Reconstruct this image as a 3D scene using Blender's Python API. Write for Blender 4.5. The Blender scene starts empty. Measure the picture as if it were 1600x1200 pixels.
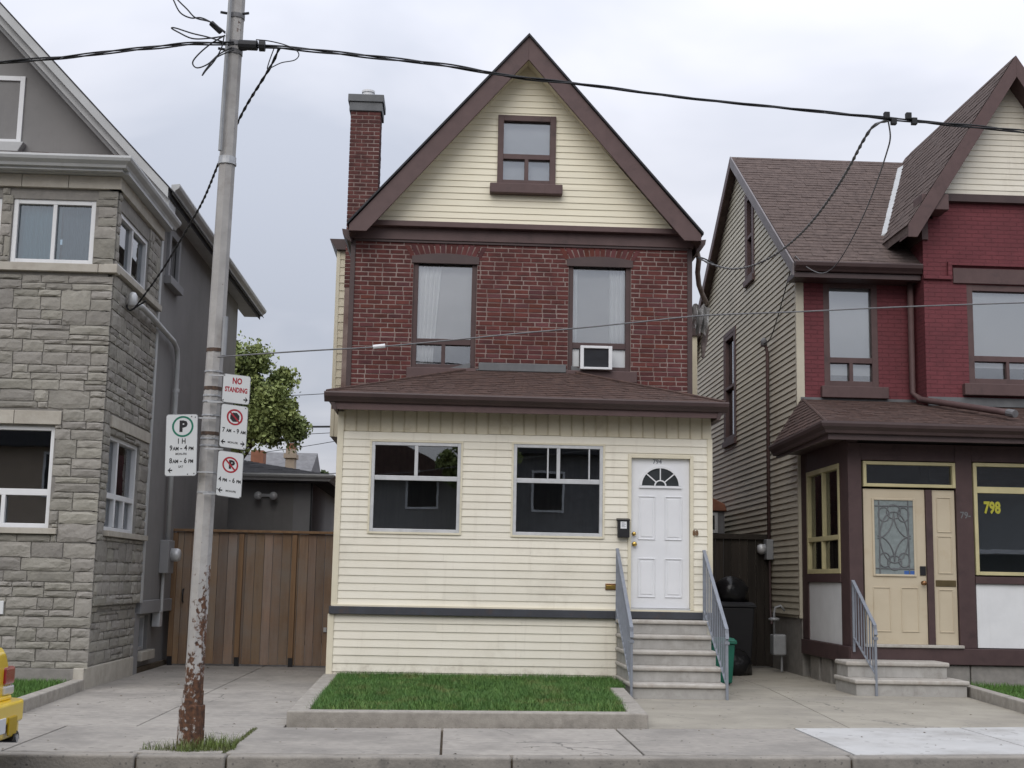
import bpy, bmesh, math, random
import numpy as np
from mathutils import Vector, Matrix
random.seed(7); np.random.seed(7)
R = math.radians
scene = bpy.context.scene
col = scene.collection

# ------------------------------------------------------------------ camera
H = 1.42
PITCH, YAW, ROLL, FPX = R(8.49), R(2.507), R(1.088), 2050.0
fw = Vector((math.sin(YAW)*math.cos(PITCH), math.cos(YAW)*math.cos(PITCH), math.sin(PITCH)))
_r = fw.cross(Vector((0, 0, 1))).normalized(); _u = _r.cross(fw)
rt = _r*math.cos(ROLL) + _u*math.sin(ROLL); up = -_r*math.sin(ROLL) + _u*math.cos(ROLL)
cd = bpy.data.cameras.new('camera'); cam = bpy.data.objects.new('camera', cd); col.objects.link(cam)
cd.sensor_width = 36; cd.lens = FPX/1600*36; cd.clip_end = 3000; cd.clip_start = .05
m = Matrix((rt, up, -fw)).transposed().to_4x4(); m.translation = (0, 0, H); cam.matrix_world = m
scene.camera = cam
def at(px, py, Y):
    """pixel of the photograph -> point at distance Y"""
    d = rt*((px-800)/FPX) - up*((py-600)/FPX) + fw
    d = d*(Y/d.y); return Vector((d.x, d.y, d.z+H))

# ------------------------------------------------------------------ world, sun, exposure
SUN_EL, SUN_AZ = R(40), R(196)        # azimuth from +Y clockwise: behind the camera, a little to the left
w = bpy.data.worlds.new('World'); scene.world = w; w.use_nodes = True
nt = w.node_tree; nt.nodes.clear()
def wn(t, **k):
    n = nt.nodes.new(t)
    for a, v in k.items(): setattr(n, a, v)
    return n
wo = wn('ShaderNodeOutputWorld'); bg = wn('ShaderNodeBackground')
sky = wn('ShaderNodeTexSky', sky_type='NISHITA', sun_disc=False, sun_elevation=SUN_EL, sun_rotation=SUN_AZ)
sky.air_density = 1.2; sky.dust_density = 3
geo = wn('ShaderNodeTexCoord'); sep = wn('ShaderNodeSeparateXYZ'); nt.links.new(geo.outputs['Generated'], sep.inputs[0])
def mth(op, a, b=None, clamp=False):
    n = wn('ShaderNodeMath', operation=op, use_clamp=clamp)
    for i, v in enumerate((a, b)):
        if v is None: continue
        if isinstance(v, (int, float)): n.inputs[i].default_value = v
        else: nt.links.new(v, n.inputs[i])
    return n.outputs[0]
zc = mth('MAXIMUM', sep.outputs[2], 0.0)
# a flat cloud deck seen in perspective
den = mth('ADD', zc, 0.16)
cx = mth('DIVIDE', sep.outputs[0], den); cy = mth('DIVIDE', sep.outputs[1], den)
comb = wn('ShaderNodeCombineXYZ'); nt.links.new(cx, comb.inputs[0]); nt.links.new(cy, comb.inputs[1])
comb.inputs[2].default_value = 3.7
no = wn('ShaderNodeTexNoise'); no.inputs['Scale'].default_value = 1.0; no.inputs['Detail'].default_value = 5
no.inputs['Roughness'].default_value = .5; no.inputs['Distortion'].default_value = .4
nt.links.new(comb.outputs[0], no.inputs['Vector'])
rmp = wn('ShaderNodeValToRGB'); nt.links.new(no.outputs['Fac'], rmp.inputs[0])
rmp.color_ramp.elements[0].position = .40; rmp.color_ramp.elements[0].color = (.475, .505, .585, 1)
rmp.color_ramp.elements[1].position = .60; rmp.color_ramp.elements[1].color = (.69, .70, .765, 1)
# overcast sky: three times brighter at the zenith than at the horizon
cie = mth('ADD', mth('MULTIPLY', zc, 2.0), .80)
vm = wn('ShaderNodeVectorMath', operation='SCALE'); nt.links.new(rmp.outputs[0], vm.inputs[0]); nt.links.new(cie, vm.inputs['Scale'])
sk = wn('ShaderNodeVectorMath', operation='SCALE'); nt.links.new(sky.outputs[0], sk.inputs[0]); sk.inputs['Scale'].default_value = .07
mx = wn('ShaderNodeMix', data_type='RGBA'); mx.inputs[0].default_value = .88
nt.links.new(sk.outputs[0], mx.inputs[6]); nt.links.new(vm.outputs[0], mx.inputs[7])
nt.links.new(mx.outputs[2], bg.inputs[0]); bg.inputs[1].default_value = 1.0
nt.links.new(bg.outputs[0], wo.inputs[0])
sl = bpy.data.lights.new('sun', 'SUN'); sun = bpy.data.objects.new('sun', sl); col.objects.link(sun)
sl.energy = 1.25; sl.angle = R(45); sl.color = (1, .955, .89)
sd = Vector((math.sin(SUN_AZ)*math.cos(SUN_EL), math.cos(SUN_AZ)*math.cos(SUN_EL), math.sin(SUN_EL)))
sun.rotation_euler = sd.to_track_quat('Z', 'Y').to_euler()
vs = scene.view_settings; vs.view_transform = 'Standard'; vs.look = 'None'; vs.exposure = 0.0; vs.gamma = 1.0
vs.use_curve_mapping = False
scene.render.engine = 'CYCLES'
cy_ = scene.cycles; cy_.max_bounces = 6; cy_.transparent_max_bounces = 12; cy_.use_denoising = True
cy_.caustics_reflective = False; cy_.caustics_refractive = False

# ------------------------------------------------------------------ mesh helpers
BASE = {}
def ident(u, v, w): return (u, v, w)
def front(Y): return lambda u, v, w: (u, Y-w, v)         # wall facing the street: u = X, v = Z, w = out
def rightw(X): return lambda u, v, w: (X+w, u, v)        # wall facing +X: u = Y
def leftw(X): return lambda u, v, w: (X-w, u, v)         # wall facing -X: u = Y
class MB:
    def __init__(s, tr=ident): s.v = []; s.f = []; s.tr = tr
    def pts(s, P):
        b = len(s.v); s.v += [s.tr(*p) for p in P]; return b
    def box(s, u0, u1, v0, v1, w0, w1):
        b = s.pts([(u, v, w) for w in (w0, w1) for v in (v0, v1) for u in (u0, u1)])
        s.f += [tuple(b+i for i in q) for q in ((0,2,3,1),(4,5,7,6),(0,1,5,4),(2,6,7,3),(0,4,6,2),(1,3,7,5))]; return s
    def hexa(s, P):                                     # eight corners: lower ring then upper ring
        b = s.pts(P)
        s.f += [tuple(b+i for i in q) for q in ((3,2,1,0),(4,5,6,7),(0,1,5,4),(1,2,6,5),(2,3,7,6),(3,0,4,7))]; return s
    def prism(s, poly, w0, w1, order='uvw'):            # polygon in (u,v), extruded along w
        n = len(poly); b = s.pts([(p[0], p[1], w0) for p in poly]+[(p[0], p[1], w1) for p in poly])
        s.f.append(tuple(range(b, b+n))[::-1]); s.f.append(tuple(range(b+n, b+2*n)))
        for i in range(n): j = (i+1) % n; s.f.append((b+i, b+j, b+n+j, b+n+i))
        return s
    def tube(s, path, r, n=8, cap=True):
        path = [Vector(p) for p in path]; m_ = len(path); rings = []
        rr = r if isinstance(r, (list, tuple)) else [r]*m_
        a = None
        for i, p in enumerate(path):
            t = (path[min(i+1, m_-1)]-path[max(i-1, 0)]).normalized()
            if a is None:
                a = t.orthogonal().normalized()
            a = (a - t*a.dot(t)).normalized(); b_ = t.cross(a)
            base = len(s.v)
            for k in range(n):
                th = 2*math.pi*k/n; q = p+(a*math.cos(th)+b_*math.sin(th))*rr[i]
                s.v.append(s.tr(*q))
            rings.append(base)
        for i in range(m_-1):
            for k in range(n):
                k2 = (k+1) % n; s.f.append((rings[i]+k, rings[i]+k2, rings[i+1]+k2, rings[i+1]+k))
        if cap:
            s.f.append(tuple(rings[0]+k for k in range(n))[::-1]); s.f.append(tuple(rings[-1]+k for k in range(n)))
        return s
    def lathe(s, prof, c, n=16):                        # profile (radius, z) about a vertical axis through c
        b = len(s.v)
        for rr, z in prof:
            for k in range(n):
                th = 2*math.pi*k/n; s.v.append(s.tr(c[0]+rr*math.cos(th), c[1]+rr*math.sin(th), c[2]+z))
        for i in range(len(prof)-1):
            for k in range(n):
                k2 = (k+1) % n; s.f.append((b+i*n+k, b+i*n+k2, b+(i+1)*n+k2, b+(i+1)*n+k))
        s.f.append(tuple(b+k for k in range(n))[::-1]); s.f.append(tuple(b+(len(prof)-1)*n+k for k in range(n)))
        return s
    def build(s, name, mat, parent=None, smooth=False, bevel=0, recalc=True, kind=None, label=None, seg=2):
        V = np.array(s.v, float)
        c = Vector(((V.min(0)+V.max(0))/2)); base = BASE.get(parent, Vector((0, 0, 0)))
        c.z = float(V[:, 2].min())
        me = bpy.data.meshes.new(name); me.from_pydata([tuple(v) for v in (V-np.array(c))], [], s.f)
        if recalc:
            bm = bmesh.new(); bm.from_mesh(me); bmesh.ops.recalc_face_normals(bm, faces=bm.faces); bm.to_mesh(me); bm.free()
        if smooth: me.polygons.foreach_set('use_smooth', [True]*len(me.polygons))
        me.materials.append(mat)
        o = bpy.data.objects.new(name, me); col.objects.link(o)
        o.location = c - base; BASE[o] = c
        if parent: o.parent = parent
        if bevel:
            b = o.modifiers.new('bevel', 'BEVEL'); b.width = bevel; b.segments = seg; b.limit_method = 'ANGLE'; b.angle_limit = R(40)
        if kind: o['kind'] = kind
        if label: o['label'] = label
        return o
def tag(o, label, cat, group=None):
    o['label'] = label; o['category'] = cat
    if group: o['group'] = group
    return o
def thing(name, label, cat, loc, group=None):
    o = bpy.data.objects.new(name, None); col.objects.link(o); o.location = loc; BASE[o] = Vector(loc)
    o.empty_display_size = .2
    return tag(o, label, cat, group)
def struct(o): o['kind'] = 'structure'; return o
def inst(me, name, loc, parent, scale=(1, 1, 1), rot=(0, 0, 0)):
    o = bpy.data.objects.new(name, me); col.objects.link(o); o.parent = parent
    o.location = Vector(loc)-BASE[parent]; o.scale = scale; o.rotation_euler = rot; BASE[o] = Vector(loc)
    return o

# ------------------------------------------------------------------ materials
def mat(name, c1, c2=None, scale=4.0, rough=.75, bump=0.0, bscale=None, metal=0.0, detail=6, rnd=0.0, hue=0.0, stretch=None,
        dirt=None, dscale=1.2, dpos=(.55, .75), spec=.35, coat=0.0, low=.35, high=.65):
    M = bpy.data.materials.new(name); M.use_nodes = True; t = M.node_tree; N = t.nodes; L = t.links
    b = N['Principled BSDF']; b.inputs['Roughness'].default_value = rough; b.inputs['Metallic'].default_value = metal
    b.inputs['Specular IOR Level'].default_value = spec
    if coat: b.inputs['Coat Weight'].default_value = coat; b.inputs['Coat Roughness'].default_value = .05
    tc = N.new('ShaderNodeNewGeometry'); vec = tc.outputs['Position']
    if stretch:
        mp = N.new('ShaderNodeMapping'); mp.inputs['Scale'].default_value = stretch; L.new(vec, mp.inputs[0]); vec = mp.outputs[0]
    c2 = c2 or tuple(x*.8 for x in c1)
    n = N.new('ShaderNodeTexNoise'); n.inputs['Scale'].default_value = scale; n.inputs['Detail'].default_value = detail; n.inputs['Roughness'].default_value = .6
    L.new(vec, n.inputs['Vector'])
    r = N.new('ShaderNodeValToRGB'); r.color_ramp.elements[0].position = low; r.color_ramp.elements[1].position = high
    r.color_ramp.elements[0].color = (*c2, 1); r.color_ramp.elements[1].color = (*c1, 1); L.new(n.outputs['Fac'], r.inputs[0])
    out = r.outputs[0]
    if dirt:
        d = N.new('ShaderNodeTexNoise'); d.inputs['Scale'].default_value = dscale; d.inputs['Detail'].default_value = 8; d.inputs['Roughness'].default_value = .7
        L.new(tc.outputs['Position'], d.inputs['Vector'])
        dr = N.new('ShaderNodeValToRGB'); dr.color_ramp.elements[0].position = dpos[0]; dr.color_ramp.elements[1].position = dpos[1]
        L.new(d.outputs['Fac'], dr.inputs[0])
        mxx = N.new('ShaderNodeMix'); mxx.data_type = 'RGBA'; L.new(dr.outputs[0], mxx.inputs[0]); L.new(out, mxx.inputs[6]); mxx.inputs[7].default_value = (*dirt, 1)
        out = mxx.outputs[2]
    if rnd or hue:
        oi = N.new('ShaderNodeObjectInfo'); hs = N.new('ShaderNodeHueSaturation')
        mr = N.new('ShaderNodeMapRange'); mr.inputs[3].default_value = 1-rnd; mr.inputs[4].default_value = 1+rnd
        L.new(oi.outputs['Random'], mr.inputs[0]); L.new(mr.outputs[0], hs.inputs['Value'])
        if hue:
            wv = N.new('ShaderNodeMath'); wv.operation = 'MULTIPLY'; wv.inputs[1].default_value = 7.13; L.new(oi.outputs['Random'], wv.inputs[0])
            fr = N.new('ShaderNodeMath'); fr.operation = 'FRACT'; L.new(wv.outputs[0], fr.inputs[0])
            m2 = N.new('ShaderNodeMapRange'); m2.inputs[3].default_value = .5-hue; m2.inputs[4].default_value = .5+hue
            L.new(fr.outputs[0], m2.inputs[0]); L.new(m2.outputs[0], hs.inputs['Hue'])
            m3 = N.new('ShaderNodeMapRange'); m3.inputs[3].default_value = .88; m3.inputs[4].default_value = 1.1
            L.new(fr.outputs[0], m3.inputs[0]); L.new(m3.outputs[0], hs.inputs['Saturation'])
        L.new(out, hs.inputs['Color']); out = hs.outputs[0]
    L.new(out, b.inputs['Base Color'])
    if bump:
        n2 = N.new('ShaderNodeTexNoise'); n2.inputs['Scale'].default_value = bscale or scale*6; n2.inputs['Detail'].default_value = 8
        L.new(vec, n2.inputs['Vector'])
        bp = N.new('ShaderNodeBump'); bp.inputs['Strength'].default_value = 1.0; bp.inputs['Distance'].default_value = bump
        L.new(n2.outputs['Fac'], bp.inputs['Height']); L.new(bp.outputs[0], b.inputs['Normal'])
    M['out'] = 0
    return M
def glass_mat(name, tint=(.75, .8, .8), refl=.16, rough=.01, wav=.00035):
    M = bpy.data.materials.new(name); M.use_nodes = True; t = M.node_tree; N = t.nodes; L = t.links; N.remove(N['Principled BSDF'])
    tr = N.new('ShaderNodeBsdfTransparent'); tr.inputs[0].default_value = (*tint, 1)
    gl = N.new('ShaderNodeBsdfGlossy'); gl.inputs['Roughness'].default_value = rough; gl.inputs[0].default_value = (.95, .97, 1, 1)
    lw = N.new('ShaderNodeFresnel'); lw.inputs[0].default_value = 1.5
    ad = N.new('ShaderNodeMath'); ad.operation = 'ADD'; ad.inputs[1].default_value = refl; ad.use_clamp = True
    L.new(lw.outputs[0], ad.inputs[0])
    g = N.new('ShaderNodeNewGeometry'); n = N.new('ShaderNodeTexNoise'); n.inputs['Scale'].default_value = 1.6; L.new(g.outputs['Position'], n.inputs['Vector'])
    bp = N.new('ShaderNodeBump'); bp.inputs['Distance'].default_value = wav; L.new(n.outputs['Fac'], bp.inputs['Height'])
    L.new(bp.outputs[0], gl.inputs['Normal'])
    ms = N.new('ShaderNodeMixShader'); L.new(ad.outputs[0], ms.inputs[0]); L.new(tr.outputs[0], ms.inputs[1]); L.new(gl.outputs[0], ms.inputs[2])
    L.new(ms.outputs[0], N['Material Output'].inputs[0]); return M
K = {}
K['cream'] = mat('cream_vinyl', (.78, .745, .64), (.745, .705, .595), 1.5, .5, .0006, 40, rnd=.035, dirt=(.50, .46, .37), dscale=.9, dpos=(.56, .90))
K['cream_gable'] = mat('cream_gable_vinyl', (.82, .775, .615), (.79, .74, .58), 1.2, .5, .0006, 40, rnd=.03)
K['cream_trim'] = mat('cream_trim', (.72, .67, .53), (.66, .61, .47), 3, .5, dirt=(.5, .42, .32), dscale=2, dpos=(.6, .9))
K['panel'] = mat('yellowed_panel', (.68, .625, .485), (.62, .56, .42), 2, .55, rnd=.05, dirt=(.42, .35, .22), dscale=3, dpos=(.55, .85))
K['panelrib'] = mat('panel_rib', (.54, .48, .35), (.47, .41, .29), 3, .6)
K['brown'] = mat('brown_trim', (.112, .070, .067), (.094, .058, .056), 5, .55, rnd=.03, dirt=(.06, .04, .04), dscale=3)
K['darkbrown'] = mat('dark_brown_metal', (.078, .052, .050), (.064, .043, .042), 4, .45)
K['beam'] = mat('dark_grey_beam', (.055, .06, .072), (.045, .047, .055), 6, .6, dirt=(.09, .06, .045), dscale=5)
K['brick'] = mat('red_brick', (.125, .037, .033), (.09, .028, .026), 9, .85, .003, 60, rnd=.27, hue=.012, dirt=(.06, .030, .028), dscale=5, dpos=(.58, .8))
K['mortar'] = mat('mortar', (.35, .28, .255), (.19, .128, .115), 2.5, .9, .002, 80)
K['stone'] = mat('grey_stone', (.32, .303, .268), (.245, .232, .207), 5, .92, .012, 22, rnd=.16, hue=.014, dirt=(.165, .157, .143), dscale=5, dpos=(.52, .85))
K['stonemortar'] = mat('stone_mortar', (.27, .256, .235), (.21, .20, .185), 8, .9, .003, 50)
K['limestone'] = mat('limestone', (.46, .435, .38), (.38, .35, .30), 5, .85, .003, 40, rnd=.05, dirt=(.27, .24, .2), dscale=4, dpos=(.55, .85))
K['stucco'] = mat('grey_stucco', (.24, .235, .23), (.215, .211, .207), 1.2, .95, .0015, 120, dirt=(.165, .16, .157), dscale=.8, dpos=(.5, .85))
K['stuccotrim'] = mat('grey_trim', (.27, .27, .275), (.24, .24, .245), 2, .7)
K['gutter'] = mat('grey_gutter', (.47, .48, .48), (.40, .41, .41), 3, .45, dirt=(.25, .25, .24), dscale=3, dpos=(.6, .9))
K['white'] = mat('white_paint', (.74, .75, .76), (.68, .69, .70), 3, .4)
K['doorwhite'] = mat('white_door', (.76, .77, .79), (.71, .72, .74), 2, .45, dirt=(.6, .6, .58), dscale=2, dpos=(.6, .95))
K['alu'] = mat('aluminium_frame', (.60, .61, .62), (.5, .51, .52), 6, .4, metal=.2)
K['concrete'] = mat('concrete', (.345, .322, .288), (.28, .262, .236), 9, .9, .0015, 120, rnd=.07, dirt=(.20, .19, .175), dscale=1.1, dpos=(.46, .78), detail=12)
K['newconcrete'] = mat('new_concrete', (.50, .50, .49), (.45, .45, .44), 2, .9, .001, 120, dirt=(.38, .37, .35), dscale=1.5, dpos=(.5, .9))
K['tanconcrete'] = mat('tan_concrete', (.36, .335, .28), (.29, .27, .225), 1.5, .9, .0015, 120, rnd=.05, dirt=(.245, .225, .19), dscale=1.2, dpos=(.45, .8))
K['step'] = mat('step_concrete', (.42, .41, .39), (.33, .32, .30), 6, .9, .002, 80, dirt=(.24, .225, .20), dscale=6, dpos=(.5, .85), stretch=(1, 1, .5))
K['tread'] = mat('tread_concrete', (.47, .45, .41), (.38, .355, .32), 8, .9, .002, 90, dirt=(.30, .25, .2), dscale=7, dpos=(.52, .85))
K['kerb'] = mat('kerb_concrete', (.315, .292, .258), (.22, .205, .183), 3, .92, .005, 45, rnd=.07, dirt=(.13, .125, .115), dscale=5, dpos=(.56, .8))
K['asphalt'] = mat('asphalt', (.062, .062, .064), (.045, .045, .047), 12, .95, .004, 150)
K['dirt'] = mat('ground_soil', (.13, .105, .075), (.09, .07, .05), 3, .95, .01, 30)
K['fence'] = mat('cedar_board', (.27, .178, .115), (.20, .133, .09), 3, .85, .002, 40, rnd=.24, hue=.006, stretch=(6, 6, .5), dirt=(.235, .20, .17), dscale=1.2, dpos=(.40, .70))
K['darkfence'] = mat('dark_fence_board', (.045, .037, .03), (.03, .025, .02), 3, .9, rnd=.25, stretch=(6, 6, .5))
K['shingle'] = mat('brown_shingle', (.108, .066, .054), (.065, .041, .036), 9, .95, .004, 200, detail=10, dirt=(.05, .035, .03), dscale=14, dpos=(.5, .72))
K['shingle2'] = mat('taupe_shingle', (.135, .10, .088), (.085, .062, .055), 8, .95, .004, 200, detail=10, dirt=(.06, .045, .04), dscale=12, dpos=(.52, .75))
K['shingle3'] = mat('dark_grey_shingle', (.06, .06, .065), (.042, .042, .046), 8, .95, .004, 200)
K['flash'] = mat('grey_flashing', (.15, .155, .16), (.11, .115, .12), 4, .6)
K['redpaint'] = mat('red_painted_brick', (.172, .045, .053), (.14, .037, .044), 3, .8, .006, 26, dirt=(.105, .032, .037), dscale=2.5, dpos=(.5, .85))
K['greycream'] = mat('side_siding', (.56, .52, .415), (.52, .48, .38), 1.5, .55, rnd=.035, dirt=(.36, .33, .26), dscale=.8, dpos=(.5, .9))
K['beige'] = mat('beige_door', (.54, .47, .35), (.50, .43, .315), 2, .5, dirt=(.45, .36, .24), dscale=2.5, dpos=(.58, .9))
K['yellowtrim'] = mat('pale_yellow_trim', (.55, .49, .28), (.47, .42, .24), 4, .55, rnd=.04)
K['railgrey'] = mat('grey_painted_iron', (.23, .25, .285), (.19, .205, .235), 8, .5, dirt=(.28, .25, .22), dscale=16, dpos=(.62, .8))
K['black'] = mat('black_plastic', (.018, .018, .02), (.013, .013, .015), 5, .45)
K['bag'] = mat('black_bag', (.012, .012, .013), (.009, .009, .01), 5, .28, .02, 9)
K['green'] = mat('green_plastic', (.012, .125, .082), (.010, .105, .07), 4, .5)
K['brass'] = mat('brass', (.62, .44, .13), (.5, .34, .1), 8, .28, metal=1)
K['copper'] = mat('bronze', (.35, .20, .1), (.28, .15, .08), 8, .35, metal=1)
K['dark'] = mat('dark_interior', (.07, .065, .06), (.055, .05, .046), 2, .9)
K['room'] = mat('dim_room', (.30, .29, .28), (.26, .25, .24), 1, .9)
K['woodroom'] = mat('porch_panelling', (.20, .15, .11), (.15, .11, .08), 3, .8, stretch=(8, 8, .6))
K['curtain'] = mat('white_curtain', (.88, .89, .88), (.84, .85, .84), 3, .9)
K['blind'] = mat('grey_white_blind', (.62, .64, .65), (.58, .6, .61), 1, .9)
K['glass'] = glass_mat('window_glass', (.97, .98, .98), .13)
K['glassdark'] = glass_mat('porch_glass', (.72, .76, .77), .10)
K['glassblue'] = glass_mat('blue_glass', (.62, .72, .76), .10)
K['pipegrey'] = mat('grey_pipe', (.33, .34, .35), (.27, .28, .29), 6, .5, metal=.2)
K['rubber'] = mat('cable_rubber', (.022, .023, .026), (.016, .017, .019), 8, .6)
K['cablegrey'] = mat('cable_grey', (.18, .18, .185), (.13, .13, .135), 8, .6)
K['leaf'] = mat('leaf', (.27, .315, .11), (.13, .17, .058), 1.4, .7, low=.4, high=.6)
K['leafdark'] = mat('leaf_dark', (.06, .085, .03), (.04, .06, .02), .8, .7)
K['bark'] = mat('bark', (.12, .09, .065), (.08, .06, .045), 6, .9, .01, 20)
K['yellow'] = mat('yellow_car_paint', (.80, .56, .025), (.78, .545, .022), 1, .35, coat=.6)
K['redlens'] = mat('red_lens', (.30, .012, .015), (.26, .01, .012), 2, .2, coat=.6)
K['clearlens'] = mat('clear_lens', (.55, .56, .58), (.5, .51, .53), 2, .2, coat=.6)
K['chimbrick'] = mat('chimney_brick', (.125, .045, .040), (.085, .032, .03), 9, .9, .003, 60, rnd=.28, hue=.02, dirt=(.05, .03, .028), dscale=4, dpos=(.52, .8))
K['orangebrick'] = mat('orange_brick', (.30, .135, .085), (.24, .11, .07), 6, .9)
K['tanchim'] = mat('tan_render', (.38, .31, .24), (.33, .27, .21), 3, .9)
K['slate'] = mat('grey_slate', (.20, .20, .205), (.15, .15, .155), 5, .9, dirt=(.12, .12, .12), dscale=3)
K['rustbrown'] = mat('rust_flat', (.20, .09, .045), (.13, .055, .03), 10, .9)
K['ring'] = mat('grimy_ring', (.13, .085, .06), (.06, .045, .04), 20, .9)
K['edging'] = mat('edging_concrete', (.37, .345, .305), (.28, .26, .23), 10, .9, .003, 70, rnd=.05, dirt=(.20, .185, .165), dscale=4, dpos=(.52, .8), detail=10)
K['textblack'] = mat('sign_black', (.015, .015, .017), (.013, .013, .015), 2, .6)
K['textred'] = mat('sign_red', (.34, .018, .03), (.30, .016, .028), 2, .6)
K['textgreen'] = mat('sign_green', (.01, .16, .10), (.01, .14, .09), 2, .6)
K['signwhite'] = mat('sign_white', (.60, .62, .625), (.55, .57, .575), 3, .45, dirt=(.42, .42, .40), dscale=6, dpos=(.62, .9))
K['signedge'] = mat('sign_edge', (.28, .29, .30), (.23, .24, .25), 3, .5, metal=.4)
K['galv'] = mat('galvanised', (.48, .49, .50), (.36, .37, .38), 14, .45, metal=.5)
K['sticker'] = mat('yellow_lettering', (.42, .40, .05), (.38, .36, .04), 2, .6)
K['plast'] = mat('torn_plastic', (.55, .55, .54), (.35, .34, .33), 6, .5)
def leaded():
    M = mat('leaded_glass', (.235, .27, .27), (.19, .22, .22), 20, .25, .002, 90); return M
K['leaded'] = leaded()
# rusted painted pole: grey-white paint, rust rising from the foot
def pole_mat():
    M = mat('rusty_pole_paint', (.43, .42, .405), (.34, .33, .318), 5, .7, .0015, 60, dirt=(.27, .25, .235), dscale=6, dpos=(.52, .78))
    t = M.node_tree; N = t.nodes; L = t.links; b = N['Principled BSDF']; src = b.inputs['Base Color'].links[0].from_socket
    g = N.new('ShaderNodeNewGeometry'); s = N.new('ShaderNodeSeparateXYZ'); L.new(g.outputs['Position'], s.inputs[0])
    mr = N.new('ShaderNodeMapRange'); mr.inputs[1].default_value = .3; mr.inputs[2].default_value = 2.0; mr.inputs[3].default_value = .15; mr.inputs[4].default_value = -.20
    L.new(s.outputs[2], mr.inputs[0])
    mp = N.new('ShaderNodeMapping'); mp.inputs['Scale'].default_value = (1, 1, .45); L.new(g.outputs['Position'], mp.inputs[0])
    n = N.new('ShaderNodeTexNoise'); n.inputs['Scale'].default_value = 9; n.inputs['Detail'].default_value = 10; n.inputs['Roughness'].default_value = .72; L.new(mp.outputs[0], n.inputs['Vector'])
    # the kerb-right side has rusted further
    xr = N.new('ShaderNodeMapRange'); xr.inputs[1].default_value = -2.18; xr.inputs[2].default_value = -2.03; xr.inputs[3].default_value = -.05; xr.inputs[4].default_value = .09; L.new(s.outputs[0], xr.inputs[0])
    nf = N.new('ShaderNodeTexNoise'); nf.inputs['Scale'].default_value = 26; nf.inputs['Detail'].default_value = 6; L.new(g.outputs['Position'], nf.inputs['Vector'])
    fa = N.new('ShaderNodeMath'); fa.operation = 'MULTIPLY_ADD'; L.new(nf.outputs['Fac'], fa.inputs[0]); fa.inputs[1].default_value = .55; fa.inputs[2].default_value = -.26
    fb_ = N.new('ShaderNodeMath'); L.new(n.outputs['Fac'], fb_.inputs[0]); L.new(fa.outputs[0], fb_.inputs[1])
    a = N.new('ShaderNodeMath'); L.new(fb_.outputs[0], a.inputs[0]); L.new(mr.outputs[0], a.inputs[1])
    a2 = N.new('ShaderNodeMath'); L.new(a.outputs[0], a2.inputs[0]); L.new(xr.outputs[0], a2.inputs[1])
    r = N.new('ShaderNodeValToRGB'); r.color_ramp.elements[0].position = .56; r.color_ramp.elements[1].position = .62; L.new(a2.outputs[0], r.inputs[0])
    n2 = N.new('ShaderNodeTexNoise'); n2.inputs['Scale'].default_value = 30; n2.inputs['Detail'].default_value = 8; L.new(g.outputs['Position'], n2.inputs['Vector'])
    r2 = N.new('ShaderNodeValToRGB'); r2.color_ramp.elements[0].position = .35; r2.color_ramp.elements[1].position = .7
    r2.color_ramp.elements[0].color = (.05, .028, .02, 1); r2.color_ramp.elements[1].color = (.155, .072, .038, 1); L.new(n2.outputs['Fac'], r2.inputs[0])
    x = N.new('ShaderNodeMix'); x.data_type = 'RGBA'; L.new(r.outputs[0], x.inputs[0]); L.new(src, x.inputs[6]); L.new(r2.outputs[0], x.inputs[7])
    L.new(x.outputs[2], b.inputs['Base Color']); return M
K['pole'] = pole_mat()
def overlay(M, fac_fn, colour):
    t = M.node_tree; N = t.nodes; L = t.links; b = N['Principled BSDF']; src = b.inputs['Base Color'].links[0].from_socket
    g = N.new('ShaderNodeNewGeometry'); f = fac_fn(N, L, g.outputs['Position'])
    x = N.new('ShaderNodeMix'); x.data_type = 'RGBA'; L.new(f, x.inputs[0]); L.new(src, x.inputs[6]); x.inputs[7].default_value = (*colour, 1); L.new(x.outputs[2], b.inputs['Base Color'])
def _m(N, L, op, a, b, clamp=False):
    n = N.new('ShaderNodeMath'); n.operation = op; n.use_clamp = clamp
    for i, v in enumerate((a, b)):
        if isinstance(v, (int, float)): n.inputs[i].default_value = v
        else: L.new(v, n.inputs[i])
    return n.outputs[0]
def _noise(N, L, p, sc, det=6, ro=.6):
    n = N.new('ShaderNodeTexNoise'); n.inputs['Scale'].default_value = sc; n.inputs['Detail'].default_value = det; n.inputs['Roughness'].default_value = ro; L.new(p, n.inputs['Vector']); return n
def cracks(N, L, p):
    n = _noise(N, L, p, 2.5, 6); s = N.new('ShaderNodeVectorMath'); s.operation = 'SCALE'; s.inputs['Scale'].default_value = .35; L.new(n.outputs['Color'], s.inputs[0])
    a = N.new('ShaderNodeVectorMath'); a.operation = 'ADD'; L.new(p, a.inputs[0]); L.new(s.outputs[0], a.inputs[1])
    v = N.new('ShaderNodeTexVoronoi'); v.feature = 'DISTANCE_TO_EDGE'; v.inputs['Scale'].default_value = .42; L.new(a.outputs[0], v.inputs['Vector'])
    line = _m(N, L, 'LESS_THAN', v.outputs['Distance'], .0035); k = _m(N, L, 'GREATER_THAN', _noise(N, L, p, .5, 2).outputs['Fac'], .52)
    return _m(N, L, 'MULTIPLY', _m(N, L, 'MULTIPLY', line, k), .75)
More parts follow.
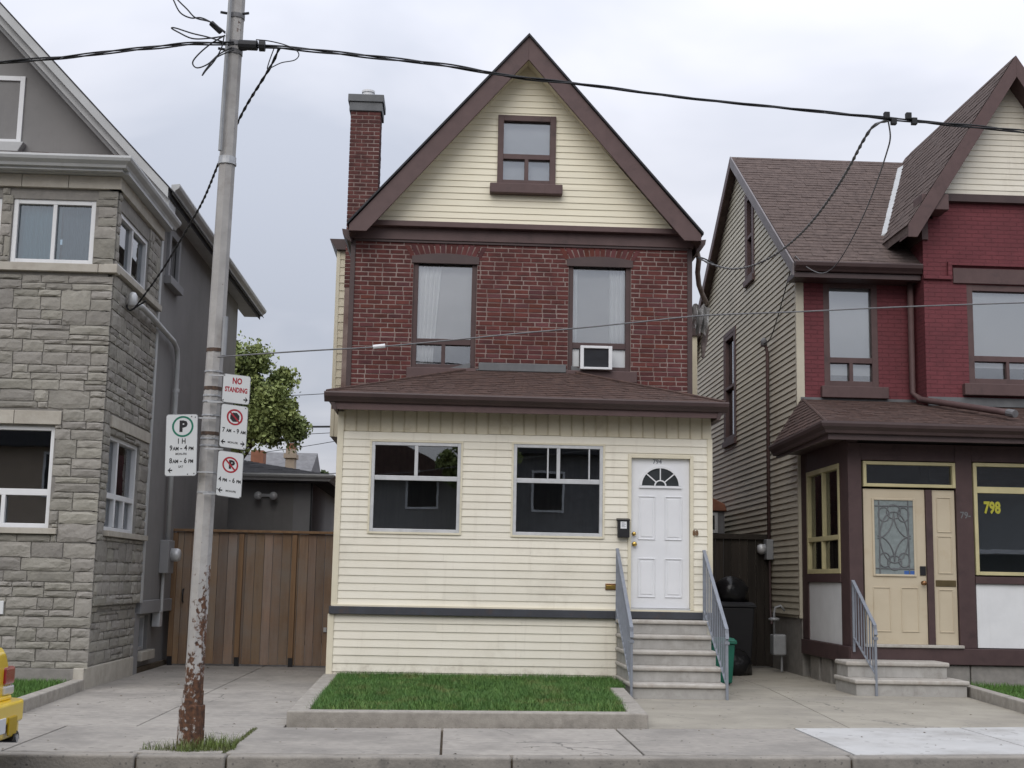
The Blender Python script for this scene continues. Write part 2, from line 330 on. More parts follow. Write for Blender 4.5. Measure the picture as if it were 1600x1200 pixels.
def spots(sc, thr):
    def f(N, L, p):
        v = N.new('ShaderNodeTexVoronoi'); v.inputs['Scale'].default_value = sc; L.new(p, v.inputs['Vector'])
        c = N.new('ShaderNodeSeparateColor'); L.new(v.outputs['Color'], c.inputs[0])
        return _m(N, L, 'MULTIPLY', _m(N, L, 'MULTIPLY', _m(N, L, 'LESS_THAN', v.outputs['Distance'], .22), _m(N, L, 'GREATER_THAN', c.outputs[0], thr)), .55)
    return f
for k_ in ('concrete', 'newconcrete', 'tanconcrete'):
    if k_ != 'newconcrete': overlay(K[k_], cracks, (.10, .095, .088))
    overlay(K[k_], spots(9, .80), (.16, .15, .14))
    overlay(K[k_], lambda N, L, p: _m(N, L, 'MULTIPLY', _m(N, L, 'SUBTRACT', _noise(N, L, p, .55, 9, .72).outputs['Fac'], .50, True), 3.2, True), (.21, .195, .175))
overlay(K['kerb'], spots(22, .6), (.10, .095, .09))
def splash(N, L, p):
    s = N.new('ShaderNodeSeparateXYZ'); L.new(p, s.inputs[0]); mr = N.new('ShaderNodeMapRange'); mr.inputs[1].default_value = .05; mr.inputs[2].default_value = .55; mr.inputs[3].default_value = .30; mr.inputs[4].default_value = -.25; L.new(s.outputs[2], mr.inputs[0])
    return _m(N, L, 'MULTIPLY', _m(N, L, 'SUBTRACT', _m(N, L, 'ADD', _noise(N, L, p, 5, 10, .75).outputs['Fac'], mr.outputs[0]), .58, True), 2.2, True)
overlay(K['cream'], splash, (.36, .31, .24))
def streaks(N, L, p):
    mp = N.new('ShaderNodeMapping'); mp.inputs['Scale'].default_value = (5, 5, .35); L.new(p, mp.inputs[0])
    return _m(N, L, 'MULTIPLY', _m(N, L, 'SUBTRACT', _noise(N, L, mp.outputs[0], 1.6, 8, .65).outputs['Fac'], .56, True), 2.0, True)
overlay(K['cream'], streaks, (.52, .47, .38)); overlay(K['step'], streaks, (.20, .19, .17)); overlay(K['stucco'], streaks, (.15, .147, .143)); overlay(K['doorwhite'], streaks, (.60, .60, .58)); overlay(K['white'], streaks, (.56, .56, .55)); overlay(K['brown'], streaks, (.075, .046, .044))
def coursing(M):
    t = M.node_tree; N = t.nodes; L = t.links; b = N['Principled BSDF']
    g = N.new('ShaderNodeNewGeometry'); s = N.new('ShaderNodeSeparateXYZ'); L.new(g.outputs['Position'], s.inputs[0]); c = N.new('ShaderNodeCombineXYZ')
    L.new(_m(N, L, 'ADD', s.outputs[0], s.outputs[1]), c.inputs[0]); L.new(s.outputs[2], c.inputs[1])
    br = N.new('ShaderNodeTexBrick'); br.inputs['Scale'].default_value = 1; br.inputs['Mortar Size'].default_value = .006; br.inputs['Mortar Smooth'].default_value = .4; br.inputs['Brick Width'].default_value = .215; br.inputs['Row Height'].default_value = .0715
    br.inputs['Color1'].default_value = (1, 1, 1, 1); br.inputs['Color2'].default_value = (.85, .85, .85, 1); br.inputs['Mortar'].default_value = (0, 0, 0, 1); L.new(c.outputs[0], br.inputs['Vector'])
    bp = N.new('ShaderNodeBump'); bp.inputs['Distance'].default_value = .012; L.new(br.outputs['Color'], bp.inputs['Height'])
    old = b.inputs['Normal'].links[0].from_socket; L.new(old, bp.inputs['Normal']); L.new(bp.outputs[0], b.inputs['Normal'])
    overlay(M, lambda N, L, p: _m(N, L, 'MULTIPLY', _m(N, L, 'SUBTRACT', 1.0, br.outputs['Color'], True), .35), (.10, .034, .038))
coursing(K['redpaint'])

# ------------------------------------------------------------------ builders shared by the houses
def wall(name, material, parent, tr, u0, u1, v0, v1, holes=(), t=.2, w=0.0):
    us = sorted({u0, u1, *[h[0] for h in holes], *[h[1] for h in holes]}); us = [u for u in us if u0 <= u <= u1]
    mb = MB(tr)
    for a, b in zip(us, us[1:]):
        hs = sorted((h[2], h[3]) for h in holes if h[0] < b-1e-6 and h[1] > a+1e-6); z = v0
        for h0, h1 in hs:
            if h0 > z: mb.box(a, b, z, h0, w-t, w)
            z = max(z, h1)
        if z < v1: mb.box(a, b, z, v1, w-t, w)
    return mb.build(name, material, parent)
def siding(parent, tr, material, v0, v1, ex, uL, uR, holes=(), out=.0125, name='siding_board'):
    """clapboards, each its own board, cut round the openings; uL/uR give the ends at a height"""
    n = int(round((v1-v0)/ex)); ex = (v1-v0)/n
    for i in range(n):
        r0, r1 = v0+i*ex, v0+(i+1)*ex
        cuts = sorted({r0, r1, *[x for h in holes for x in h[2:4] if r0+.008 < x < r1-.008]})
        for a, b in zip(cuts, cuts[1:]):
            mid = (a+b)/2; segs = [[None, None]]
            hs = sorted((h[0], h[1]) for h in holes if h[2] < mid < h[3])
            lo = None; ends = []
            cur = 'L'
            for h0, h1 in hs: ends.append((cur, h0)); cur = h1
            ends.append((cur, 'R'))
            for s, e in ends:
                sa = uL(a) if s == 'L' else s; sb = uL(b) if s == 'L' else s
                ea = uR(a) if e == 'R' else e; eb = uR(b) if e == 'R' else e
                if ea-sa < .02: continue
                if eb < sb: sb = eb = (sb+eb)/2
                wa = .004+out*(1-(a-r0)/ex); wb = .004+out*(1-(b-r0)/ex)
                j = random.uniform(-.002, .002); parts = [(sa, ea, sb, eb)]
                if min(ea-sa, eb-sb) > 3.0 and sa == sb:          # long courses are two lengths with a lap joint
                    q = sa+(ea-sa)*random.choice((.30, .36, .45, .58, .66)); parts = [(sa, q, sb, q), (q+.0015, ea, q+.0015, eb)]
                for (sa, ea, sb, eb) in parts: MB(tr).hexa([(sa, a, 0), (ea, a, 0), (ea, a+random.uniform(-.002, .002), wa+j), (sa, a+random.uniform(-.002, .002), wa-j), (sb, b, 0), (eb, b, 0), (eb, b, wb), (sb, b, wb)]).build(name, material, parent)
def window(parent, tr, u0, u1, v0, v1, frame, fw_=.06, bars=(), panes=(), glass=None, depth=.08, proud=.02, sill=None, fd=0.0, bevel=.004):
    """frame ring + bars; panes = list of (u0,u1,v0,v1); all set back by fd from the wall face"""
    mb = MB(tr); p = proud-fd; q = p-depth
    mb.box(u0, u0+fw_, v0, v1, q, p); mb.box(u1-fw_, u1, v0, v1, q, p)
    mb.box(u0+fw_, u1-fw_, v1-fw_, v1, q, p-.002); mb.box(u0+fw_, u1-fw_, v0, v0+fw_, q, p-.002)
    for a, b, c, d in bars: mb.box(a, b, c, d, q+.01, p-.006)
    wo_ = mb.build('window', frame, parent, bevel=bevel)
    for a, b, c, d in panes: MB(tr).box(a-.01, b+.01, c-.01, d+.01, q+.018, q+.026).build('pane', glass or K['glass'], wo_)
    if sill:
        a, b, c, d, o_, m_ = sill; MB(tr).box(a, b, c, d, -.05, o_).build('sill', m_, wo_, bevel=.008)
    return wo_
def shingles(parent, material, e0, e1, r0, r1, ex=.14, tab=.2, name='shingles', lift=.012):
    """overlapping shingle tabs over the patch eave e0-e1 to ridge r0-r1"""
    e0, e1, r0, r1 = map(Vector, (e0, e1, r0, r1)); rise = ((r0+r1)/2-(e0+e1)/2)
    nrm = (e1-e0).cross(rise).normalized()
    if nrm.z < 0: nrm = -nrm
    rows = max(2, int((rise.length)/ex)); mb = MB()
    for i in range(rows):
        t0, t1 = i/rows, min(1, (i+1.25)/rows)
        a0, a1 = e0.lerp(r0, t0), e1.lerp(r1, t0); b0, b1 = e0.lerp(r0, t1), e1.lerp(r1, t1)
        L_ = (a1-a0).length
        if L_ < .05: continue
        n = max(1, int(L_/tab)); off = random.random()*.8
        ss = [0]+[min(1, max(0, (k+off+random.uniform(-.12, .12))/n)) for k in range(n)]+[1]; ss = sorted(set(ss))
        for s0, s1 in zip(ss, ss[1:]):
            if s1-s0 < 1e-4: continue
            h = lift*random.uniform(.7, 1.4); g = .003/max(L_, .01); s1g = max(s0+1e-4, s1-g)
            A, B, C, D = a0.lerp(a1, s0), a0.lerp(a1, s1g), b0.lerp(b1, s1g), b0.lerp(b1, s0)
            k = len(mb.v); drop = nrm*.004; top = nrm*h
            mb.v += [tuple(x) for x in (A+top, B+top, C+drop, D+drop, A-drop, B-drop)]
            mb.f += [(k, k+1, k+2, k+3), (k, k+4, k+5, k+1)]
    return mb.build(name, material, parent, recalc=False, kind='stuff')
def curtain(name, label, tr, uT0, uT1, uB0, uB1, v0, v1, w_, material, folds=7, amp=.03):
    mb = MB(tr); n = folds*6; mrow = 6; idx = []
    for j in range(mrow+1):
        t = j/mrow; a = uB0+(uT0-uB0)*t; b = uB1+(uT1-uB1)*t; v = v0+(v1-v0)*t; row = []
        for i in range(n+1):
            s = i/n; row.append(len(mb.v)); mb.v.append(tr(a+(b-a)*s, v, w_+amp*math.sin(s*folds*2*math.pi+t*.6)))
        idx.append(row)
    for j in range(mrow):
        for i in range(n): mb.f.append((idx[j][i], idx[j][i+1], idx[j+1][i+1], idx[j+1][i]))
    o = mb.build(name, material, None, smooth=True, recalc=False)
    md = o.modifiers.new('thickness', 'SOLIDIFY'); md.thickness = .003
    return tag(o, label, 'curtain')
def lettering(parent, s, size, u, v, tr, w_, material, bold=0.0, sx=1.0, name='lettering', align='CENTER'):
    c = bpy.data.curves.new('t', 'FONT'); c.body = s; c.size = size; c.align_x = align; c.align_y = 'CENTER'; c.extrude = .0; c.offset = bold; c.resolution_u = 2
    o = bpy.data.objects.new('t', c); me = bpy.data.meshes.new_from_object(o)
    mb = MB(tr); mb.v = [tr(u+p.co.x*sx, v+p.co.y, w_) for p in me.vertices]; mb.f = [tuple(p.vertices) for p in me.polygons]
    bpy.data.objects.remove(o); bpy.data.curves.remove(c); bpy.data.meshes.remove(me)
    return mb.build(name, material, parent, recalc=False)
# ------------------------------------------------------------------ ground, road, kerb, pavement
def _curve(a, b, x):
    xc = max(-7, min(7, x)); y = a+b*xc+.008*xc*xc
    return y+(b+.016*xc)*(x-xc)
def y_kerb(x): return _curve(10.90, .065, x)
def y_back(x): return _curve(12.97, .090, x)
struct(MB().box(-900, 900, -900, 900, -.5, -.16).build('ground', K['dirt']))
def strip(x0, x1, f0, f1, z0, z1, n=8, mb=None):
    mb = mb or MB(); b = len(mb.v)
    for i in range(n+1):
        x = x0+(x1-x0)*i/n; a, c = f0(x), f1(x)
        mb.v += [(x, a, z0), (x, c, z0), (x, c, z1), (x, a, z1)]
    for i in range(n):
        k = b+4*i
        for q in ((0, 1, 5, 4), (1, 2, 6, 5), (2, 3, 7, 6), (3, 0, 4, 7)): mb.f.append(tuple(k+j for j in q))
    mb.f.append((b, b+3, b+2, b+1)); e = b+4*n; mb.f.append((e, e+1, e+2, e+3)); return mb
struct(strip(-70, 70, lambda x: -2.0, lambda x: y_kerb(x)+.02, -.2, -.13, 40).build('road', K['asphalt']))
side = struct(strip(-60, 60, lambda x: y_kerb(x)+.1, lambda x: y_back(x)+.3, -.15, -.035, 40).build('sidewalk', K['dirt']))
kerb = struct(strip(-60, 60, lambda x: y_kerb(x)+.03, lambda x: y_kerb(x)+.12, -.155, -.03, 40).build('kerb', K['dirt']))
kx = [-50, -30, -14, -8, -5.2, -2.445, -1.74, .537, 3.41, 6.3, 9.4, 15, 30, 50]
for a, b in zip(kx, kx[1:]):
    g = .007
    o = strip(a+g, b-g, y_kerb, lambda x: y_kerb(x)+.155, -.15, -.001, 8).build('kerb_stone', K['kerb'], kerb, bevel=.022, seg=3)
sx = [-50, -30, -16, -9, -7, -5.25, -3.53, -1.79, -.04, 1.65, 3.48, 5.28, 7.1, 9, 11, 16, 30, 50]
for a, b in zip(sx, sx[1:]):
    g = .010; newc = 3.4 < a < 7.5
    strip(a+g, b-g, lambda x: y_kerb(x)+.165, lambda x: y_back(x)-.012, -.1, .0 if not newc else .003, 8).build('slab', K['newconcrete' if newc else 'concrete'], side, bevel=.006)
# left drive and right forecourt, cast in large bays
def slab_poly(poly, z, material, parent, name='slab'):
    return MB().prism(poly, -.1, z).build(name, material, parent, bevel=.006)
drv = struct(MB().prism([(-4.5, 12.9), (-1.5, 12.9), (-1.5, 30), (-4.5, 30)], -.15, -.04).build('driveway', K['dirt']))
for a, b in ((-4.44, -2.905), (-2.893, -1.545)):
    for c, d in ((None, 16.9), (16.91, 21.3), (21.31, 29)):
        if c is None: poly = [(a, y_back(a)+.006), (b, y_back(b)+.006), (b, d), (a, d)]
        else: poly = [(a, c), (b, c), (b, d), (a, d)]
        slab_poly(poly, .0, K['concrete'], drv)
fc = struct(MB().prism([(1.9, 13.3), (7.2, 13.9), (7.2, 24), (1.9, 24)], -.15, -.04).build('forecourt', K['dirt']))
slab_poly([(1.99, y_back(1.99)+.006), (4.075, y_back(4.07)+.006), (4.44, 18.5), (4.50, 24), (1.99, 24)], .001, K['tanconcrete'], fc)
slab_poly([(4.087, y_back(4.09)+.006), (6.55, y_back(6.5)+.006), (6.95, 18.3), (5.9, 18.5), (5.9, 24), (4.512, 24), (4.452, 18.5)], .0, K['tanconcrete'], fc)
struct(MB().box(-14, -4.46, 12.85, 30, -.15, .07).build('left_garden_soil', K['dirt']))
struct(MB().box(6.98, 18, 14.0, 30, -.15, .07).build('right_garden_soil', K['dirt']))
struct(MB().prism([(-1.46, 13.10), (1.92, 13.34), (2.05, 16.4), (2.2, 16.5), (2.2, 17.99), (-1.58, 17.99)], -.15, .088).build('lawn_soil', K['dirt']))

def edging(name, label, pts, wd, h):
    """low concrete border: list of centre points, each length its own casting"""
    t = thing(name, label, 'edging', (pts[0][0], pts[0][1], 0))
    for i_, (p, q) in enumerate(zip(pts, pts[1:])):
        hh = h+.003*(i_ % 2); p, q = Vector((*p, 0)), Vector((*q, 0)); d = (q-p).normalized(); s = Vector((-d.y, d.x, 0))*wd/2
        MB().prism([tuple((p-d*wd/2+s).xy), tuple((p-d*wd/2-s).xy), tuple((q+d*(wd/2-.012)-s).xy), tuple((q+d*(wd/2-.012)+s).xy)], -.05, hh).build('border_stone', K['edging'], t, bevel=.014)
    return t
edging('lawn_edging', 'low concrete edging around the lawn before the cream porch', [(-1.56, 17.90), (-1.44, 13.08), (1.90, 13.32), (2.07, 16.33)], .19, .135)
edging('lawn_edging', 'concrete edging of the lawn beside the stone house', [(-4.47, 16.44), (-4.30, 13.0)], .14, .13)
edging('lawn_edging', 'concrete edging right of the two low steps', [(7.03, 18.0), (6.60, 14.1)], .14, .135)

def grass(name, label, poly, n, zf, hmin, hmax, c1, c2, cat='grass', thin=None, dry=None):
    xs = [p[0] for p in poly]; ys = [p[1] for p in poly]
    def inside(x, y):
        r = np.zeros(len(x), bool); k = len(poly)
        for i in range(k):
            (x0, y0), (x1, y1) = poly[i], poly[(i+1) % k]
            c = ((y0 > y) != (y1 > y)) & (x < (x1-x0)*(y-y0)/(y1-y0+1e-12)+x0); r ^= c
        return r
    X = np.random.uniform(min(xs), max(xs), n); Y = np.random.uniform(min(ys), max(ys), n)
    k = inside(X, Y); X, Y = X[k], Y[k]; n = len(X)
    if thin:
        edge = Y-(thin[0]+thin[1]*X); pr = np.clip(edge/thin[2]+.12+.25*np.sin(X*5)*np.sin(X*2.3+1), .05, 1); k = np.random.rand(n) < pr; X, Y = X[k], Y[k]; n = len(X)
    hh = (hmin+(hmax*1.35-hmin)*np.random.rand(n)**1.8)*(1+.35*np.sin(X*3.1+1)*np.sin(Y*2.3)); th = np.random.uniform(0, 2*np.pi, n)
    ln = hh*np.random.uniform(.15, .8, n); wd = np.random.uniform(.0016, .0034, n)
    Z = np.full(n, zf) if np.isscalar(zf) else zf(X, Y)
    dx, dy = np.cos(th), np.sin(th)
    V = np.zeros((n, 5, 3))
    for i, (t, s) in enumerate(((0, -1), (0, 1), (.6, -.7), (.6, .7), (1, 0))):
        V[:, i, 0] = X+dx*ln*t*t-dy*wd*s; V[:, i, 1] = Y+dy*ln*t*t+dx*wd*s; V[:, i, 2] = Z+hh*t*(1-.15*t)
    idx = np.arange(n)[:, None]*5
    F = np.concatenate([idx+np.array([[0, 1, 3]]), idx+np.array([[0, 3, 2]]), idx+np.array([[2, 3, 4]])]).astype(np.int32)
    me = bpy.data.meshes.new(name); me.vertices.add(n*5); me.vertices.foreach_set('co', V.ravel())
    me.loops.add(F.size); me.loops.foreach_set('vertex_index', F.ravel()); me.polygons.add(len(F)); me.polygons.foreach_set('loop_start', np.arange(0, F.size, 3))
    me.update(calc_edges=True)
    me.materials.append(mat(name+'_blade', c1, c2, 6, .6, dirt=dry, dscale=2.6, dpos=(.53, .70)) if dry else mat(name+'_blade', c1, c2, 6, .6)); o = bpy.data.objects.new(name, me); col.objects.link(o)
    o['kind'] = 'stuff'; o['label'] = label; o['category'] = cat; return o
grass('lawn_grass', 'thick green lawn before the cream clapboard porch', [(-1.37, 13.165), (1.83, 13.395), (1.995, 16.4), (2.2, 16.5), (2.2, 17.97), (-1.45, 17.97)], 170000,
      lambda x, y: .08+.012*(y-13)*.5, .03, .075, (.10, .20, .040), (.05, .125, .026), thin=(13.25, .07, .95), dry=(.20, .19, .07))
grass('broadleaf_weeds', 'paler broad weeds scattered along the front of the lawn', [(-1.3, 13.22), (1.78, 13.45), (1.85, 14.4), (-1.35, 14.2)], 2200, .09, .02, .06, (.22, .30, .08), (.13, .2, .05), 'weeds')
grass('lawn_grass', 'green lawn below the stone house', [(-9, 13.0), (-4.42, 13.0), (-4.55, 16.45), (-9, 16.45)], 80000, .07, .04, .08, (.10, .205, .036), (.05, .125, .022))
grass('lawn_grass', 'green lawn at the far right beyond the low steps', [(6.75, 14.3), (12, 14.6), (12, 18.3), (7.15, 18.3)], 60000, .07, .04, .08, (.10, .205, .036), (.05, .125, .022))
grass('weeds', 'tufts of weeds around the foot of the rusty pole', [(-2.5, 11.12), (-2.1, 10.98), (-1.72, 11.12), (-1.75, 11.45), (-2.0, 11.5), (-2.1, 11.2)], 2600, .0, .02, .09, (.13, .19, .04), (.10, .11, .04), 'weeds')
grass('weeds', 'thin line of weeds in the pavement joint by the pole', [(-1.80, 10.95), (-1.76, 10.95), (-1.76, 12.7), (-1.80, 12.7)], 500, .0, .01, .035, (.12, .15, .04), (.09, .1, .04), 'weeds')

# ------------------------------------------------------------------ the middle house: brick, gable, cream porch
FB = front(19.6); FP = front(18.0)
house = thing('brick_house', 'narrow brick house with cream gable, brown trim and enclosed cream porch', 'house', (1.0, 19.6, 0))
# brick upper wall
WL = (-.678, .291, 4.555, 6.30); WR = (1.697, 2.656, 4.575, 6.32)
bx0, bx1 = -1.632, 3.59
fwall = wall('front_wall', K['mortar'], house, FB, bx0+.01, bx1-.01, 0, 6.75, [WL, WR, (2.5, 3.25, .9, 3.0)], .25, -.001)
BW, BH, BD, JT = .213, .0555, .016, .0135
pitch = .0715; bricks = []
z = 4.1; row = 0
while z < 6.53:
    u = bx0+.06 - (row % 2)*(BW/2) ; 
    while u < bx1-.06:
        a, b = max(u, bx0+.062), min(u+BW-JT, bx1-.062)
        if random.random() < .07: b = min(b, a+BW*.48)        # the odd half brick
        u = (u+BW) if b > u+BW*.6 else b+JT
        segs = [(a, b)]
        for h in (WL, WR):
            if h[2]-.02 < z+BH/2 < h[3]+.13 and not (z > h[3]+.0 and False):
                ns = []
                for s, e in segs:
                    if e <= h[0] or s >= h[1]: ns.append((s, e)); continue
                    if s < h[0]-.012: ns.append((s, h[0]-.004))
                    if e > h[1]+.012: ns.append((h[1]+.004, e))
                segs = ns
        for s, e in segs:
            if e-s > .012: bricks.append((s, e, z, z+BH))
    z += pitch; row += 1
# a brick with slightly worn arrises, shared by all
def brick_mesh(name, material, seed):
    rnd = random.Random(seed); mb = MB(); t = .06
    P = []
    for w_ in (-1, 1):
        for v_ in (-1, 1):
            for u_ in (-1, 1): P.append((u_*.5*(1-(t*.25 if w_ > 0 else 0))+rnd.uniform(-.006, .006), v_*.5*(1-(t if w_ > 0 else 0))+rnd.uniform(-.02, .02), w_*.5))
    b = len(mb.v); mb.v += [(p[0], -p[2], p[1]) for p in P]
    mb.f += [(0,2,3,1),(4,5,7,6),(0,1,5,4),(2,6,7,3),(0,4,6,2),(1,3,7,5)]
    me = bpy.data.meshes.new(name); me.from_pydata(mb.v, [], mb.f)
    bm = bmesh.new(); bm.from_mesh(me); bmesh.ops.recalc_face_normals(bm, faces=bm.faces); bm.to_mesh(me); bm.free(); me.materials.append(material); return me
BM = [brick_mesh('brick', K['brick'], i) for i in range(5)]
bricks.sort(key=lambda b: -(b[1]-b[0]))
def put_brick(b, parent, Y, BMs, mesh_name='brick'):
    pr = random.uniform(-.003, .003)
    inst(random.choice(BMs), mesh_name, ((b[0]+b[1])/2, Y+.001-pr, (b[2]+b[3])/2), parent, (b[1]-b[0], BD, b[3]-b[2]), (random.uniform(-.004, .004), random.uniform(-.006, .006), 0))
for b in bricks[:300]: put_brick(b, fwall, 19.6, BM)
def brick_stuff(bs, parent, tr, material, name='brick_courses'):
    mb = MB(tr)
    for s, e, z0, z1 in bs:
        j = random.uniform(-.003, .003); c = .004
        mb.hexa([(s, z0, -.012), (e, z0, -.012), (e, z1, -.012), (s, z1, -.012), (s+c*.6, z0+c*.6, .006+j), (e-c*.6, z0+c*.6, .006+j), (e-c*.6, z1-c*.6, .006+j), (s+c*.6, z1-c*.6, .006+j)])
    o = mb.build(name, material, parent, kind='stuff', recalc=False)
    return o
K['brickmass'] = mat('red_brick_mass', (.125, .037, .033), (.08, .025, .023), 5.5, .85, .003, 60, detail=2, dirt=(.06, .03, .028), dscale=5, dpos=(.58, .8))
brick_stuff(bricks[300:], fwall, FB, K['brickmass'])
# soldier arches over the windows: bricks on end
for h in (WL, WR):
    n = 14; cxm = (h[0]+h[1])/2; wd = (h[1]-h[0]+.16)/n
    for i in range(n):
        u = h[0]-.08+wd*(i+.5); lean = (u-cxm)*.13; rise = -.045*((u-cxm)/.5)**2
        MB(FB).hexa([(u-wd/2+.006-lean*.3, h[3]+.035+rise, -.012), (u+wd/2-.006-lean*.3, h[3]+.035+rise, -.012), (u+wd/2-.006-lean*.3, h[3]+.035+rise, .010), (u-wd/2+.006-lean*.3, h[3]+.035+rise, .010),
                     (u-wd/2+.006+lean, h[3]+.20+rise, -.012), (u+wd/2-.006+lean, h[3]+.20+rise, -.012), (u+wd/2-.006+lean, h[3]+.20+rise, .010), (u-wd/2+.006+lean, h[3]+.20+rise, .010)]).build('arch_brick', K['brick'], fwall)
# corner boards of the brick wall, side walls, back, floors
for a, b in ((bx0-.01, bx0+.062), (bx1-.062, bx1+.012)):
    MB(FB).box(a, b, 3.6, 6.52, -.1, .022).build('corner_board', K['darkbrown'], house, bevel=.004)
wall('side_wall', K['brickmass'], house, leftw(-1.63), 19.63, 31, 0, 6.75, (), .22)
wall('side_wall', K['brickmass'], house, rightw(3.585), 19.63, 31, 0, 6.75, (), .22)
MB().box(-1.62, 3.58, 30.8, 31, 0, 6.7).build('back_wall', K['brickmass'], house)
MB().box(-1.4, 3.36, 19.9, 30.7, 3.9, 4.05).build('floor', K['room'], house)
MB().box(-1.4, 3.36, 23.2, 23.3, 4.05, 6.6).build('partition', K['room'], house)
MB().box(-1.4, 3.36, 19.75, 30.7, 6.6, 6.7).build('ceiling', K['room'], house)

def sash(h, tr, parent, frame, split=True, fwd=.075, fd=.05, rail=(4.93, 5.02), head=True, glass=None):
    bars = [(h[0]+fwd, h[1]-fwd, rail[0], rail[1])]; mid = (h[0]+h[1])/2
    panes = [(h[0]+fwd, h[1]-fwd, rail[1], h[3]-fwd)]
    if split:
        bars.append((mid-.03, mid+.03, h[2]+fwd*.6, rail[0]))
        panes += [(h[0]+fwd, mid-.03, h[2]+fwd*.5, rail[0]), (mid+.03, h[1]-fwd, h[2]+fwd*.5, rail[0])]
    return window(parent, tr, *h, frame, fwd, bars, panes, glass or K['glass'], .09, .02, None, fd)
K['winbrown'] = mat('window_brown', (.085, .052, .05), (.068, .042, .041), 5, .55)
wl = sash(WL, FB, house, K['winbrown']); wr = sash(WR, FB, house, K['winbrown'], split=False)
for h, wv in ((WL, wl), (WR, wr)):
    a, b, m_ = h[0]-.03, h[1]+.03, (h[0]+h[1])/2
    poly = [(a, h[3]-.12), (b, h[3]-.12), (b, h[3]-.01)]+[(m_+(b-m_)*t, h[3]-.01+.05*(1-t*t)) for t in (.6, .2, -.2, -.6)]+[(a, h[3]-.01)]
    MB(FB).prism(poly, -.03, .02).build('arched_head', K['darkbrown'], wv, bevel=.004)
MB(FB).prism([(WL[0]-.06, 4.37), (WL[1]+.02, 4.37), (WL[1]+.02, 4.555), (WL[0]-.06, 4.555)], -.05, .11).build('sill', K['brown'], wl, bevel=.01)
MB(FB).prism([(WR[0]-.03, 4.40), (WR[1]+.09, 4.40), (WR[1]+.09, 4.57), (WR[0]-.03, 4.57)], -.05, .10).build('sill', K['brown'], wr, bevel=.01)
MB(FB).box(1.772, 1.875, 4.61, 4.93, -.10, -.07).build('side_panel', K['blind'], wr); MB(FB).box(2.35, 2.581, 4.61, 4.93, -.10, -.07).build('side_panel', K['blind'], wr)
K['greyblind'] = mat('grey_blind', (.56, .555, .545), (.50, .495, .485), 1.5, .9)
for h, lab in ((WL, 'grey blind behind the white curtain of the upper left brick window'), (WR, 'grey blind between curtains above the air conditioner')): tag(MB(FB).box(h[0]+.05, h[1]-.05, 5.0, 6.28, -.19, -.185).build('window_blind', K['greyblind']), lab, 'blind')
curtain('curtain', 'white curtain drawn to the left inside the upper left brick window', FB, -.60, -.245, -.60, -.36, 4.62, 6.24, -.155, K['curtain'], 5, .015)
curtain('curtain', 'narrow white curtain at the left of the window over the air conditioner', FB, 1.76, 1.845, 1.76, 1.845, 4.95, 6.26, -.155, K['curtain'], 2, .01)
curtain('curtain', 'white curtain at the right of the window over the air conditioner', FB, 2.34, 2.60, 2.34, 2.60, 4.95, 6.26, -.155, K['curtain'], 4, .014)
ac = thing('air_conditioner', 'white framed window air conditioner in the upper right brick window', 'air conditioner', (2.11, 19.5, 4.57))
MB(FB).box(1.905, 2.32, 4.60, 4.91, -.3, .13).build('casing', K['alu'], ac, bevel=.008)
mb = MB(FB); mb.box(1.872, 1.925, 4.575, 4.935, .10, .20); mb.box(2.30, 2.354, 4.575, 4.935, .10, .20); mb.box(1.925, 2.30, 4.895, 4.935, .10, .198); mb.box(1.925, 2.30, 4.575, 4.61, .10, .198); mb.build('frame', K['white'], ac, bevel=.006)
mb = MB(FB)
for i in range(17): zz = 4.615+i*.0166; mb.box(1.925, 2.30, zz, zz+.008, .15, .175)
mb.build('grille', K['beam'], ac, kind='stuff'); MB(FB).box(1.926, 2.299, 4.611, 4.894, .13, .148).build('coil', K['railgrey'], ac)

# frieze and crown at the foot of the gable
mb = MB(FB); mb.box(bx0-.02, bx1+.03, 6.53, 6.715, -.05, .05); mb.build('frieze_board', K['brown'], house, bevel=.006)
mb = MB(FB); mb.prism([(bx0+.0, 6.715), (bx1+.02, 6.715), (3.36, 6.80), (-1.34, 6.80)], -.05, .16); mb.build('crown_moulding', K['brown'], house, bevel=.008)
MB(FB).box(bx0+.05, bx1-.05, 6.495, 6.53, -.03, .03).build('bed_moulding', K['darkbrown'], house)
# gable
AX, AZ = 1.005, 9.72; EZ = 6.69; EL, ER = -1.62, 3.645
slL = (AZ-EZ)/(AX-EL); slR = (AZ-EZ)/(ER-AX)
GW = (.566, 1.468, 7.44, 8.57)
def gl(v): return AX-(9.47-v)/slL
def gr(v): return AX+(9.47-v)/slR
holes = [GW]
mb = MB(FB)
g0 = 6.8
mb.prism([(gl(g0), g0), (GW[0], g0), (GW[0], gl.__call__(0)*0+8.57), (gl(8.57), 8.57)], -.2, 0)
mb.prism([(GW[1], g0), (gr(g0), g0), (gr(8.57), 8.57), (GW[1], 8.57)], -.2, 0)
mb.box(GW[0], GW[1], g0, GW[2], -.2, 0); mb.prism([(gl(8.57), 8.57), (gr(8.57), 8.57), (AX, 9.47)], -.2, 0)
gwall = mb.build('gable_wall', K['cream_gable'], house)
siding(gwall, FB, K['cream_gable'], 6.80, 9.42, .1, gl, gr, [GW])
mid = (GW[0]+GW[1])/2
gw = window(gwall, FB, *GW, K['brown'], .09, [(GW[0]+.09, GW[1]-.09, 7.865, 7.945), (mid-.03, mid+.03, 7.48, 7.865)],
            [(GW[0]+.09, GW[1]-.09, 7.945, 8.48), (GW[0]+.09, mid-.03, 7.50, 7.865), (mid+.03, GW[1]-.09, 7.50, 7.865)], K['glass'], .10, .05)
MB(FB).box(.457, 1.575, 7.295, 7.45, -.02, .14).build('sill', K['brown'], gw, bevel=.012)
